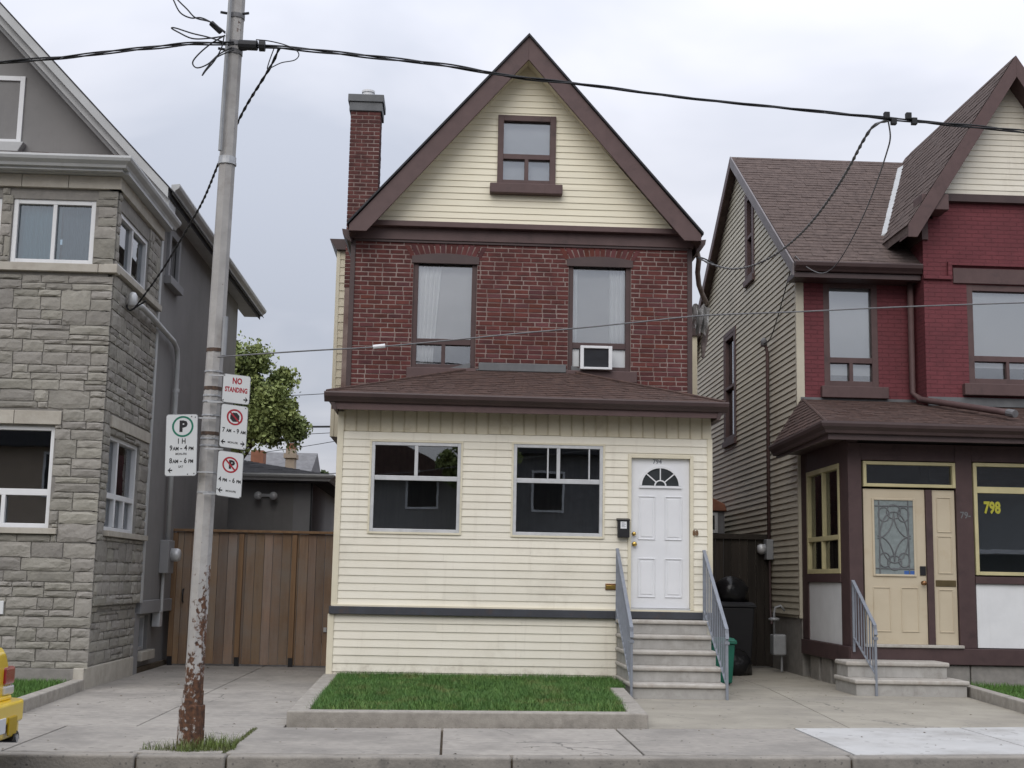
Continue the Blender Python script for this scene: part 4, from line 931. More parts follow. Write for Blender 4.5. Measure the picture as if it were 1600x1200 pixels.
# stucco main block
wall('stucco_wall', K['stucco'], SH, rightw(XS-.02), 19.0, 26.1, 1.0, 6.9, [(19.62, 20.18, 5.84, 6.50)], .25)
wall('basement_wall', K['stucco'], SH, rightw(XS-.12), 18.95, 26.0, -.05, 1.0, [(19.5, 20.15, .30, .80)], .25)
MB(rightw(XS-.12)).box(18.85, 19.3, -.05, .86, -.1, .075).build('pilaster', K['stuccotrim'], SH)
MB(rightw(XS-.02)).box(19.08, 26.1, .84, 1.03, -.1, .035).build('belt_course', K['stuccotrim'], SH, bevel=.01)
MB(rightw(XS-.02)).box(18.98, 19.10, 1.0, 6.44, -.05, .05).build('corner_trim', K['gutter'], SH, bevel=.004)
uw = window(SH, rightw(XS-.02), 19.62, 20.18, 5.84, 6.50, K['stuccotrim'], .05, (), [(19.67, 20.13, 5.89, 6.45)], K['glassdark'], .08, .0, None, .05)
mb = MB(rightw(XS-.02)); mb.box(19.50, 19.62, 5.84, 6.62, -.02, .05); mb.box(20.18, 20.30, 5.84, 6.62, -.02, .05); mb.box(19.62, 20.18, 6.50, 6.62, -.02, .048); mb.build('surround', K['stuccotrim'], uw, bevel=.005)
MB(rightw(XS-.02)).prism([(19.45, 5.72), (20.35, 5.72), (20.38, 5.84), (19.42, 5.84)], -.02, .11).build('sill', K['stuccotrim'], uw, bevel=.008)
bwn = window(SH, rightw(XS-.12), 19.5, 20.15, .30, .80, K['alu'], .04, (), [(19.54, 20.11, .34, .76)], K['glassdark'], .08, .0, None, .05)
MB(rightw(XS-.12)).box(19.45, 20.3, .16, .295, -.02, .10).build('sill', K['limestone'], bwn, bevel=.008)
MB().box(-9.0, XS-.3, 25.9, 26.1, 0, 6.9).build('back_wall', K['stucco'], SH)
# gable front, rake, roof
zr = lambda x: 6.67+1.04*(-4.21-x)
mb = MB(front(18.9)); RX = -8.0
mb.prism([(-9.2, 6.4), (XS-.05, 6.4), (XS-.05, zr(XS-.05)-.1), (RX, zr(RX)-.1), (-9.2, zr(RX)-1.3)], -.2, 0); mb.build('gable_wall', K['stucco'], SH)
T = lambda u, v, w: (u, w, v)
mb = MB(T); mb.prism([(-4.16, zr(-4.16)+.26), (RX, zr(RX)+.26), (RX, zr(RX)+.12), (-4.16, zr(-4.16)+.14)], 18.45, 27.5); mb.build('roof_plane', K['shingle3'], SH)
mb = MB(T); mb.prism([(-4.10, zr(-4.10)+.285), (RX, zr(RX)+.285), (RX, zr(RX)+.262), (-4.10, zr(-4.10)+.262)], 18.40, 27.6); mb.build('shingle_edge', K['shingle3'], SH)
mb = MB(T); mb.prism([(RX, zr(RX)+.26), (-12, zr(RX)-3.9), (-12, zr(RX)-4.05), (RX, zr(RX)+.10)], 18.45, 27.5); mb.build('roof_plane', K['shingle3'], SH)
for a, b, yo, n_ in ((.258, .10, 18.41, 'rake_fascia'), (.10, -.03, 18.52, 'rake_board'), (-.03, -.10, 18.70, 'rake_trim')):
    mb = MB(T); mb.prism([(-4.18, zr(-4.18)+a), (RX, zr(RX)+a), (RX, zr(RX)+b), (-4.18, zr(-4.18)+b)], yo, 18.95); mb.build(n_, K['gutter'], SH, bevel=.004)
gut([(-4.17, 18.55, 6.98), (-4.17, 27.6, 6.98)], [(0, 0), (.12, .015), (.125, -.015), (.11, -.05), (.06, -.09), (.045, -.125), (0, -.13)], SH, 'side_gutter', 'gutter')
MB().box(XS-.1, -4.172, 18.95, 27.4, 6.80, 6.97).build('side_fascia', K['gutter'], SH)
gwn = window(SH, front(18.9), -7.45, -6.47, 7.62, 8.66, K['white'], .07, [(-6.99, -6.93, 7.69, 8.59)], [(-7.38, -6.99, 7.69, 8.59), (-6.93, -6.54, 7.69, 8.59)], K['glassblue'], .08, .03)
MB(front(18.9)).prism([(-7.55, 7.47), (-6.47, 7.47), (-6.39, 7.62), (-7.6, 7.62)], -.02, .14).build('sill', K['gutter'], gwn, bevel=.01)
# service entrance: weatherhead, conduit, meter box, drop box
se = thing('service_conduit', 'grey electric conduit and meter on the side of the stone house', 'conduit', (XS, 20.3, 0))
c0 = XS+.06
MB().tube([(c0+.05, 17.2, 4.93), (c0+.06, 17.6, 4.98), (c0+.05, 18.3, 4.97), (c0+.02, 19.2, 4.95), (c0, 20.0, 4.93), (c0, 20.25, 4.86), (c0, 20.34, 4.70), (c0, 20.36, 3.5), (c0, 20.38, 1.9)], .04, 10).build('pipe', K['gutter'], se, smooth=True)
MB().lathe([(.04, -.02), (.065, .0), (.06, .12), (.035, .17), (.01, .18)], (c0+.05, 17.15, 4.90), 12).build('weatherhead', K['alu'], se, smooth=True)
for z_ in (4.2, 3.0): MB().lathe([(.052, 0), (.052, .05)], (c0, 20.36, z_), 12).build('coupling', K['gutter'], se)
MB().box(XS-.02, XS+.12, 20.22, 20.62, 1.42, 1.92).build('meter_box', K['stuccotrim'], se, bevel=.01)
MB(lambda u, v, w: (XS+.12+w, 20.42+u, 1.70+v)).lathe([(.10, 0), (.10, .09), (.085, .13), (.05, .14)], (0, 0, 0), 16).build('meter', K['alu'], se, smooth=True)
MB().tube([(c0-.04, 20.38, 1.42), (c0-.04, 20.38, .85)], .025, 8).build('lower_pipe', K['gutter'], se); MB().box(XS-.1, XS+.02, 20.32, 20.5, .62, .86).build('junction_box', K['alu'], se, bevel=.008)

# ------------------------------------------------------------------ cedar gate across the drive
gt = thing('cedar_gate', 'tall cedar board gate between the stone house and the cream porch', 'gate', (-3.1, 21.2, 0))
x = -4.36; i = 0
while x < -1.7:
    wd = random.uniform(.125, .15); x2 = min(x+wd, -1.66)
    MB(front(21.2)).box(x+.003, x2-.003, random.uniform(.02, .035), 2.08+random.uniform(-.004, .004), -.02, .0+random.uniform(0, .006)).build('board', K['fence'], gt, bevel=.002)
    x = x2; i += 1
K['fencepost'] = mat('pale_cedar', (.25, .155, .085), (.19, .115, .065), 3, .85, stretch=(6, 6, .5))
for a in (-4.40, -3.36, -2.52): MB(front(21.2)).box(a, a+.075, .14, 2.06, .0, .05).build('post', K['fencepost'], gt, bevel=.004); MB(front(21.2)).box(a+.005, a+.075, .0, .14, -.03, .045).build('post_foot', K['black'], gt)
MB(front(21.2)).box(-4.42, -1.64, 2.085, 2.125, -.05, .06).build('cap_rail', K['fencepost'], gt, bevel=.005)
for z_ in (.4, 1.7): MB(front(21.2)).box(-4.38, -1.66, z_, z_+.09, -.07, -.022).build('back_rail', K['fence'], gt)
MB(front(21.2)).tube([(-4.20, .98, .01), (-4.20, .99, .06), (-4.20, 1.08, .07), (-4.20, 1.17, .06), (-4.20, 1.18, .01)], .012, 8).build('handle', K['black'], gt, smooth=True)
MB(front(21.2)).box(-1.98, -1.93, .55, .62, .006, .03).build('latch', K['galv'], gt)
# ------------------------------------------------------------------ right: red painted house
RH = thing('red_house', 'red painted brick house with cream clapboard side and brown glazed porch', 'house', (7.4, 20.9, 0))
XW = 5.6; YM = 20.95; FM = front(YM); LWL = leftw(XW)
RW = (6.03, 6.93, 4.64, 6.40)
wall('front_wall', K['redpaint'], RH, FM, XW+.004, 7.6, .93, 6.9, [RW], .25)
MB(FM).box(XW+.01, 7.6, -.05, .928, -.3, -.02).build('front_base', K['stonemortar'], RH)
RG = mat('grey_brown_rake', (.22, .20, .205), (.18, .165, .17), 4, .6)
# side gable wall with clapboards
EY0, EY1, RY, EZr, RZ = 20.95, 29.7, 25.24, 6.78, 9.80
sF = (RZ-EZr)/(RY-EY0); sB = (RZ-EZr)/(EY1-RY)
S1_ = (24.02, 24.56, 7.22, 8.86); S2_ = (25.68, 26.62, 4.30, 6.46)
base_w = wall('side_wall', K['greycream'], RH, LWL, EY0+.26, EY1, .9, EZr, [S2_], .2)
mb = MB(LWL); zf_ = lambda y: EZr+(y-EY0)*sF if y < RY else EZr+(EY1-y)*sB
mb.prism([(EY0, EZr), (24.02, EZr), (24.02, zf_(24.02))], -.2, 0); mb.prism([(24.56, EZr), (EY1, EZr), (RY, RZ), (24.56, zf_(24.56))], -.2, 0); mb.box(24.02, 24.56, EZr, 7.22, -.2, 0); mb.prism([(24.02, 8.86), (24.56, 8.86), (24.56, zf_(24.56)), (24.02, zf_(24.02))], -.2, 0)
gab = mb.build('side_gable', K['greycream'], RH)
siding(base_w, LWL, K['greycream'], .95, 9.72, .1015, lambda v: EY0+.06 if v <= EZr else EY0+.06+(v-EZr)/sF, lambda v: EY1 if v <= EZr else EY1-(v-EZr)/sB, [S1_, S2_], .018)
MB(LWL).box(EY0-.01, EY0+.065, .9, 6.75, -.1, .03).build('corner_trim', K['greycream'], RH, bevel=.004)
MB(LWL).box(EY0+.26, EY1, -.05, .93, -.3, -.02).build('stone_base', K['stonemortar'], RH)
for h in (S1_, S2_):
    ww = window(RH, LWL, *h, K['brown'], .08, [(h[0]+.08, h[1]-.08, (h[2]+h[3])/2-.03, (h[2]+h[3])/2+.03)], [(h[0]+.08, h[1]-.08, h[2]+.08, h[3]-.08)], K['glassdark'], .1, .03)
    mb = MB(LWL); mb.box(h[0]-.10, h[0], h[2]-.06, h[3]+.08, -.02, .035); mb.box(h[1], h[1]+.10, h[2]-.06, h[3]+.08, -.02, .035); mb.box(h[0], h[1], h[3], h[3]+.08, -.02, .034); mb.box(h[0]-.12, h[1]+.12, h[2]-.12, h[2], -.02, .07); mb.build('surround', K['brown'], ww, bevel=.004)
# rear lean-to
mb = MB(LWL); mb.prism([(EY1, 0), (34, 0), (34, 5.6), (EY1, 6.55)], -2.0, -.02); mb.build('rear_wing', K['greycream'], RH)
siding(RH, leftw(XW+.02), K['greycream'], .95, 6.5, .102, lambda v: EY1+.01, lambda v: 34 if v < 5.6 else EY1+.02+(6.55-v)/.95*4.3, (), .018)
mb = MB(LWL); mb.prism([(EY1-.1, 6.70), (34.2, 5.72), (34.2, 5.62), (EY1-.1, 6.58)], -2.1, .12); mb.build('rear_roof', K['darkbrown'], RH)
# main roof
ov = .16
mb = MB(lambda u, v, w: (w, u, v)); ey = 20.5; ez = RZ+.12-(RY-ey)*sF
mb.prism([(ey, ez), (RY, RZ+.12), (29.95, RZ+.12-(29.95-RY)*sB), (29.95, RZ+.0-(29.95-RY)*sB), (RY, RZ-.02), (ey, ez-.12)], XW-ov, 12.0); mb.build('main_roof', K['shingle2'], RH)
shingles(RH, K['shingle2'], (XW-ov, ey-.02, ez+.005), (8.0, ey-.02, ez+.005), (XW-ov, RY, RZ+.125), (8.95, RY, RZ+.125), .145, .24, 'main_shingles')
mb = MB(lambda u, v, w: (w, u, v)); mb.prism([(ey, ez+.01), (RY, RZ+.135), (RY, RZ-.09), (ey+.02, ez-.20)], XW-ov-.03, XW-ov); mb.build('rake_board', RG, RH, bevel=.004)
mb = MB(lambda u, v, w: (w, u, v)); mb.prism([(29.95, RZ+.13-(29.95-RY)*sB), (RY, RZ+.135), (RY, RZ-.09), (29.95, RZ-.10-(29.95-RY)*sB)], XW-ov-.03, XW-ov); mb.build('rake_board', K['brown'], RH, bevel=.004)
gutter('gutter', RH, XW-ov, 7.52, 20.52, ez-.0, 'darkbrown', s=1.15)
MB().box(XW-ov, 7.52, 20.53, 20.97, ez-.22, ez-.14).build('eave_soffit', K['darkbrown'], RH); MB(FM).box(XW, 7.52, 6.45, 6.70, 0, .04).build('frieze_board', K['brown'], RH)
# narrow front window
zr0, zr1 = 5.04, 5.13; mid = (RW[0]+RW[1])/2
wv = window(RH, FM, *RW, K['brown'], .10, [(RW[0]+.10, RW[1]-.10, zr0, zr1), (mid-.03, mid+.03, 4.70, zr0)], [(RW[0]+.10, RW[1]-.10, zr1, 6.29), (RW[0]+.10, mid-.03, 4.70, zr0), (mid+.03, RW[1]-.10, 4.70, zr0)], K['glass'], .1, .03, None, .03)
mb = MB(FM); mb.box(RW[0]-.02, RW[1]+.02, 6.40, 6.50, -.02, .05); mb.build('head_board', K['brown'], wv); MB(FM).box(5.96, 7.06, 4.45, 4.64, -.02, .11).build('sill', K['brown'], wv, bevel=.01)
tag(MB(FM).box(RW[0]+.06, RW[1]-.06, 4.85, 6.35, -.13, -.125).build('window_blind', K['blind']), 'pale blind in the narrow upper window of the red house', 'blind')
# projecting bay with its own gable
YBAY = 20.45; FBY = front(YBAY); BX0, BX1 = 7.54, 10.45
BWN = (8.24, 9.75, 4.66, 6.30)
wall('bay_wall', K['redpaint'], RH, FBY, BX0, BX1, 0, 7.38, [BWN], .22)
MB(FBY).box(7.72, 10.3, 7.38, 7.78, -.2, 0).build('bay_wall_top', K['redpaint'], RH)
MB().box(BX0+.0, BX0+.2, YBAY+.22, 21.2, 0, 7.3).build('bay_side', K['redpaint'], RH)
bw_ = window(RH, FBY, *BWN, K['brown'], .10, [(8.34, 9.65, 5.04, 5.13), (8.86, 8.91, 4.74, 5.04), (9.3, 9.35, 4.74, 5.04)], [(8.34, 9.65, 5.13, 6.2), (8.34, 8.86, 4.74, 5.04), (8.91, 9.3, 4.74, 5.04), (9.35, 9.65, 4.74, 5.04)], K['glass'], .1, .03, None, .04)
MB(FBY).box(8.02, 10.0, 6.31, 6.56, -.02, .03).build('head_board', K['brown'], bw_, bevel=.006); MB(FBY).box(8.12, 9.9, 4.47, 4.66, -.02, .12).build('sill', K['brown'], bw_, bevel=.01)
mb = MB(FBY); mb.box(BX0-.01, 8.0, 6.36, 6.42, -.02, .05); mb.box(7.93, 8.0, 6.42, 6.62, -.02, .05); mb.box(7.93, 10.1, 6.60, 6.66, -.02, .055); mb.build('label_moulding', K['redpaint'], RH, bevel=.006)
tag(MB(FBY).box(8.30, 9.70, 4.95, 6.25, -.135, -.13).build('window_blind', K['blind']), 'pale blind in the wide bay window of the red house', 'blind')
GA, GZ, GS = 9.02, 9.95, 1.56                       # bay gable apex and slope
gz = lambda x: GZ-abs(GA-x)*GS
mb = MB(FBY); mb.prism([(GA-1.30, 7.78), (GA+1.30, 7.78), (GA, 9.80)], -.15, 0); bgw = mb.build('bay_gable', K['cream'], RH)
siding(bgw, FBY, K['cream'], 7.79, 9.72, .098, lambda v: GA-(9.80-v)/GS, lambda v: GA+(9.80-v)/GS)
YG = 20.02
for s in (-1, 1):
    xe = GA+s*1.86; ze = gz(xe)
    mb = MB(T); mb.prism([(GA, GZ+.10), (xe, ze+.10), (xe, ze-.04), (GA, GZ-.10)], YG+.03, 25.3); mb.build('bay_roof', K['shingle2'], RH)
    mb = MB(T); mb.prism([(GA, GZ+.105), (xe, ze+.105), (xe, ze-.10), (xe-s*.14, ze-.10), (GA, GZ-.26)], YG, YG+.03); mb.build('bargeboard', K['brown'], RH, bevel=.004)
    mb = MB(T); mb.prism([(GA, GZ-.18), (xe, ze-.05), (xe, ze-.08), (GA, GZ-.22)], YG+.03, YBAY); mb.build('soffit', K['brown'], RH)
shingles(RH, K['shingle2'], (GA-1.87, 25.0, gz(GA-1.87)+.105), (GA-1.87, YG, gz(GA-1.87)+.105), (GA, 25.0, GZ+.105), (GA, YG, GZ+.105), .15, .24, 'bay_shingles')
MB(FBY).box(GA-1.34, GA+1.34, 7.66, 7.785, -.02, .10).build('gable_foot', K['darkbrown'], RH)
mb = MB(); mb.box(7.40, 7.84, YG+.03, YBAY, 7.42, 7.68); mb.build('eave_return', K['brown'], RH, bevel=.01)
mb = MB(); mb.box(7.52, 7.62, YBAY-.04, 21.3, 7.02, 7.42); mb.build('bay_fascia', K['brown'], RH)
# pale valley flashing between the two roofs
def valley(z_):
    y = RY-(RZ+.12-z_)/sF; x = GA-(GZ+.10-z_)/GS; return Vector((x, y, z_+.035))
a, b = valley(9.65), valley(7.35); d_ = Vector((.06, -.04, .03))
MB().hexa([tuple(p) for p in (a-d_, a+d_, a+d_+Vector((0, 0, .03)), a-d_+Vector((0, 0, .03)), b-d_, b+d_, b+d_+Vector((0, 0, .03)), b-d_+Vector((0, 0, .03)))]).build('valley_flashing', K['gutter'], RH)
# rooms
MB().box(XW+.3, 10.3, 23.0, 23.1, 0, 6.7).build('room_wall', K['room'], RH); MB().box(XW+.25, 10.3, 21.3, 23.0, 3.6, 3.7).build('room_floor', K['room'], RH); MB().box(BX1-.2, BX1, 20.7, 29.7, 0, 7.5).build('far_wall', K['redpaint'], RH); MB().box(XW+.2, 12, 29.5, 29.7, 0, 6.7).build('rear_wall', K['redpaint'], RH)
MB().box(XW+.2, BX1-.2, 20.7, 29.5, 6.6, 6.68).build('ceiling', K['room'], RH)

# ---- glazed brown porch
YP = 18.4; FR = front(YP); XP = 5.61; LP = leftw(XP)
TS = (5.83, 7.16, 2.83, 3.19); SW = (7.42, 9.6, 1.61, 3.20)
K['porchbrown'] = mat('porch_brown_paint', (.078, .048, .047), (.064, .039, .039), 5, .6, dirt=(.04, .026, .027), dscale=3)
mb = MB(FR); mb.box(XP, 5.805, .59, 3.45, -.2, .0); mb.box(7.165, 7.405, .59, 3.45, -.15, .0); mb.box(5.805, 7.165, 3.205, 3.45, -.15, -.004); mb.box(7.405, 10.4, 3.215, 3.45, -.15, -.004); mb.box(9.62, 10.4, .59, 3.215, -.15, -.004)
mb.box(6.725, 6.82, .63, 2.80, -.12, -.01); mb.box(7.405, 9.62, 1.49, 1.59, -.12, .02); mb.build('porch_frame', K['porchbrown'], RH, bevel=.006)
MB(FR).box(XP-.02, 10.4, .36, .588, -.3, .03).build('porch_beam', K['porchbrown'], RH, bevel=.01)
MB(FR).box(7.42, 9.6, .60, 1.488, -.08, -.02).build('white_panel', K['white'], RH)
for a, b in ((XP+.0, 6.0), (6.01, 6.6), (6.61, 7.3), (7.31, 8.2), (8.21, 10.4)): MB(FR).box(a, b-.005, -.05, .355, -.3, -.02).build('base_block', K['stonemortar'], RH, bevel=.015)
tw = window(RH, FR, *TS, K['yellowtrim'], .045, (), [(TS[0]+.045, TS[1]-.045, TS[2]+.045, TS[3]-.045)], K['glassdark'], .09, .012)
sw = window(RH, FR, *SW, K['yellowtrim'], .05, [(SW[0]+.05, SW[1]-.05, 2.77, 2.86)], [(SW[0]+.05, SW[1]-.05, SW[2]+.05, 2.77), (SW[0]+.05, SW[1]-.05, 2.86, SW[3]-.05)], K['glassdark'], .09, .012)
lettering(sw, '798', .225, 7.70, 2.56, FR, -.045, K['sticker'], .010, .72); lettering(RH, '79-', .13, 7.29, 2.445, FR, .004, K['flash'], .003, .9, 'house_number')
tag(MB(FR).box(7.44, 9.58, 1.62, 2.9, -.30, -.295).build('window_blind', mat('blue_grey_blind', (.09, .10, .115), (.08, .09, .105), 2, .9)), 'blue grey blind behind the large right porch window', 'blind')
K['bronzedark'] = mat('dark_bronze', (.16, .12, .06), (.11, .085, .045), 8, .4, metal=.6)
# beige door with leaded light, and panelled sidelight
bd = MB(FR).box(5.835, 6.72, .63, 2.80, -.09, -.04).build('door', K['beige'], RH, bevel=.004)
gx0, gx1, gz0, gz1 = 5.985, 6.545, 1.60, 2.64
mb = MB(FR)
for a, b, c, d in ((gx0-.03, gx0, gz0-.03, gz1+.03), (gx1, gx1+.03, gz0-.03, gz1+.03), (gx0, gx1, gz1, gz1+.03), (gx0, gx1, gz0-.03, gz0)): mb.box(a, b, c, d, -.045, -.018)
mb.build('light_frame', K['beige'], bd, bevel=.006); MB(FR).box(gx0, gx1, gz0, gz1, -.045, -.034).build('leaded_light', K['leaded'], bd)
cxm, czm = (gx0+gx1)/2, (gz0+gz1)/2
def came(pts): return MB(FR).tube([(p[0], p[1], -.032) for p in pts], .010, 5).build('came', K['flash'], bd)
def ell(cx_, cz_, rx, rz, a0, a1, n=14): return [(cx_+rx*math.cos(R(a0+(a1-a0)*i/n)), cz_+rz*math.sin(R(a0+(a1-a0)*i/n))) for i in range(n+1)]
for q in (ell(cxm-.26, czm+.34, .26, .36, -85, 0), ell(cxm+.26, czm+.34, .26, .36, 180, 265), ell(cxm-.26, czm-.34, .26, .36, 0, 85), ell(cxm+.26, czm-.34, .26, .36, 95, 180),
          ell(cxm, czm, .20, .36, 0, 360, 28), ell(cxm, czm+.36, .1, .1, 0, 360, 16), ell(cxm, czm-.36, .1, .1, 0, 360, 16), ell(cxm-.14, czm+.32, .08, .1, 0, 360, 16), ell(cxm+.14, czm+.32, .08, .1, 0, 360, 16), ell(cxm-.14, czm-.32, .08, .1, 0, 360, 16), ell(cxm+.14, czm-.32, .08, .1, 0, 360, 16),
          [(gx0+.07, gz0), (gx0+.07, gz1)], [(gx1-.07, gz0), (gx1-.07, gz1)], [(gx0, gz0+.08), (gx1, gz0+.08)], [(gx0, gz1-.08), (gx1, gz1-.08)]): came(q)
MB(FR).box(6.40, 6.55, 1.60, 1.65, -.034, -.03).build('blue_sticker', mat('blue_sticker', (.05, .12, .35), (.04, .1, .3), 2, .5), bd)
def pmould(parent, rects, w_):
    mb = MB(FR)
    for a, b, c, d in rects:
        mb.box(a, b, c, c+.014, w_-.004, w_+.011); mb.box(a, b, d-.014, d, w_-.004, w_+.011); mb.box(a, a+.014, c+.014, d-.014, w_-.004, w_+.010); mb.box(b-.014, b, c+.014, d-.014, w_-.004, w_+.010)
    mb.build('panel_moulding', K['beige'], parent, bevel=.004)
pmould(bd, [(5.95, 6.20, .80, 1.42), (6.35, 6.60, .80, 1.42)], -.04)
MB(FR).box(6.625, 6.71, 1.59, 1.72, -.04, -.025).build('lock_plate', K['black'], bd, bevel=.004)
MB(lambda u, v, w: (6.665+u, YP+.02-w, 1.485+v)).lathe([(.03, -.02), (.012, 0), (.012, .03), (.034, .045), (.03, .065), (.012, .07)], (0, 0, 0), 14).build('door_knob', K['copper'], bd, smooth=True)
sd_ = MB(FR).box(6.83, 7.155, .63, 2.80, -.09, -.045).build('sidelight', K['beige'], RH, bevel=.004)
pmould(sd_, [(6.89, 7.10, .80, 1.40), (6.89, 7.10, 1.62, 2.15), (6.89, 7.10, 2.2, 2.7)], -.045); MB(FR).box(6.85, 7.14, 1.44, 1.53, -.05, -.035).build('letter_plate', K['bronzedark'], sd_, bevel=.004)
MB(FR).box(5.80, 7.20, .588, .63, -.1, .06).build('threshold', K['tread'], RH, bevel=.008)
# porch side facing the gap
mb = MB(LP); mb.box(18.41, 18.83, .59, 3.5, -.15, -.002); mb.box(20.58, 20.93, .59, 3.5, -.15, -.002); mb.box(18.83, 20.58, 3.19, 3.5, -.15, -.004); mb.box(18.83, 20.58, 1.47, 1.595, -.15, .01); mb.box(18.41, 20.93, .36, .585, -.3, .03); mb.build('porch_side_frame', K['porchbrown'], RH, bevel=.006)
MB(LP).box(18.83, 20.58, .59, 1.468, -.08, -.02).build('white_panel', K['white'], RH)
sv = window(RH, LP, 18.83, 20.58, 1.60, 3.19, K['yellowtrim'], .07, [(18.9, 20.51, 2.09, 2.16), (19.68, 19.73, 2.16, 3.12), (19.74, 19.79, 1.67, 2.09)], [(18.9, 19.68, 2.16, 3.12), (19.73, 20.51, 2.16, 3.12), (18.9, 19.74, 1.67, 2.09), (19.79, 20.51, 1.67, 2.09)], K['glassdark'], .09, .012)
vb = thing('venetian_blind', 'pale slatted blind inside the porch side window of the red house', 'blind', (XP+.2, 19.7, 2.2))
for i in range(22): MB(LP).hexa([(18.95, 2.20+i*.043, -.22), (20.46, 2.20+i*.043, -.22), (20.46, 2.22+i*.043, -.18), (18.95, 2.22+i*.043, -.18), (18.95, 2.202+i*.043, -.22), (20.46, 2.202+i*.043, -.22), (20.46, 2.222+i*.043, -.18), (18.95, 2.222+i*.043, -.18)]).build('slat', K['blind'], vb)
for y0 in (18.45, 18.96, 19.5, 20.1): MB(LP).box(y0, y0+.49, -.05, .355, -.3, -.03+random.uniform(-.02, .02)).build('base_block', K['stonemortar'], RH, bevel=.02)
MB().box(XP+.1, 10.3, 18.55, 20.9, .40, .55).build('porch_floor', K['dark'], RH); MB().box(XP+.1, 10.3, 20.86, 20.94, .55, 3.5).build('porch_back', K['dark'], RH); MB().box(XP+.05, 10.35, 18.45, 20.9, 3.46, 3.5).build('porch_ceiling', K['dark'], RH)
MB().box(10.25, 10.4, 18.55, 20.9, 0, 3.5).build('porch_far_side', K['porchbrown'], RH)
# porch roof
E0 = Vector((5.19, 17.95, 3.665)); E1 = Vector((10.6, 17.95, 3.64)); T0 = Vector((5.66, 20.93, 4.40)); T1 = Vector((10.6, 20.93, 4.38)); S0 = Vector((5.13, 20.93, 3.60))
mb = MB(); mb.v = [tuple(p) for p in (E0, E1, T1, T0, S0)]+[(p.x, p.y, 3.52) for p in (E0, E1, T1, T0, S0)]
mb.f = [(0, 1, 2, 3), (0, 3, 4), (5, 6, 7, 8, 9), (0, 5, 6, 1), (0, 4, 9, 5), (4, 3, 2, 7, 8, 9), (1, 6, 7, 2)]; rpr = mb.build('porch_roof', K['shingle'], RH)
up_ = Vector((0, 0, .015)); shingles(rpr, K['shingle'], E0+up_, E1+up_, T0+up_, T1+up_, .145, .2); shingles(rpr, K['shingle'], S0+up_, E0+up_, T0+up_-Vector((.02, 0, 0)), T0+up_, .145, .2)
MB().tube([tuple(E0+up_), tuple(T0+up_)], .022, 6).build('hip_cap', K['shingle'], rpr)
gut([(5.20, 20.9, 3.62), (5.20, 17.94, 3.67), (10.6, 17.94, 3.645)][::-1] and [(5.20, 20.9, 3.62), (5.20, 17.94, 3.67), (10.6, 17.94, 3.645)], [(-o_*1.0, z_*1.15) for o_, z_ in ogee] if False else [(o_, z_*1.15) for o_, z_ in ogee], RH, 'gutter', 'darkbrown')
mb = MB(); mb.box(5.205, 10.6, 17.95, 18.0, 3.44, 3.62); mb.box(5.205, 5.25, 18.0, 20.9, 3.44, 3.60); mb.build('fascia', K['darkbrown'], RH); MB().box(5.25, 10.6, 18.0, 20.9, 3.50, 3.52).build('soffit', K['darkbrown'], RH)
MB(FM).box(5.63, 7.53, 4.30, 4.455, .0, .03).build('wall_flashing', K['flash'], rpr); MB(FBY).box(7.55, 10.4, 4.30, 4.44, .0, .03).build('wall_flashing', K['flash'], rpr)
MB().tube([(7.44, 20.80, 6.55), (7.44, 20.82, 4.55), (7.46, 20.5, 4.40), (8.05, 18.9, 4.02), (8.13, 18.65, 3.96)], .05, 8).build('downpipe', K['brown'], RH, smooth=True)
MB().tube([(8.10, 18.72, 3.98), (8.15, 18.58, 3.945)], .058, 10).build('pipe_end', K['cablegrey'], RH)
# two low steps and their rail
st2 = thing('low_steps', 'two low concrete steps before the beige door', 'steps', (6.05, 17.4, 0))
for k, (y0, z0, a, b) in enumerate(((17.42, 0, 5.37, 6.85), (17.85, .21, 5.39, 6.75))):
    MB().box(a, b, y0, 18.36, z0-(.05 if k == 0 else 0), z0+.15).build('riser', K['step'], st2, bevel=.006); MB().box(a-.03, b+.03, y0-.035, 18.36, z0+.151, z0+.21).build('tread', K['tread'], st2, bevel=.02, seg=3)
handrail('grey iron handrail on the left of the two low steps', 5.63, 17.40, 18.33, .96, 1.50, .28, .72, 8)
# service mast on the clapboard side
mast = thing('service_mast', 'brown electric mast and meter on the clapboard side wall', 'service mast', (5.5, 22.8, 0))
MB().tube([(5.53, 22.78, 2.2), (5.53, 22.76, 5.50), (5.50, 22.76, 5.62), (5.42, 22.76, 5.64)], .032, 8).build('mast_pipe', K['brown'], mast, smooth=True); MB().lathe([(.04, 0), (.06, .02), (.055, .10), (.02, .15)], (5.47, 22.76, 5.62), 12).build('weatherhead', K['cablegrey'], mast, smooth=True)
MB().box(5.46, 5.58, 22.66, 22.96, 1.85, 2.2).build('meter_base', K['pipegrey'], mast, bevel=.01); MB(lambda u, v, w: (5.46-w, 22.80+u, 2.03+v)).lathe([(.09, 0), (.09, .08), (.07, .12), (.04, .13)], (0, 0, 0), 16).build('meter', K['alu'], mast, smooth=True)
MB().tube([(5.53, 22.74, 1.86), (5.53, 22.72, 1.0), (5.52, 22.6, .75)], .02, 8).build('ground_pipe', K['darkbrown'], mast)
gm = thing('gas_meter', 'small grey gas meter on pipes beside the porch base', 'gas meter', (5.40, 21.75, 0))
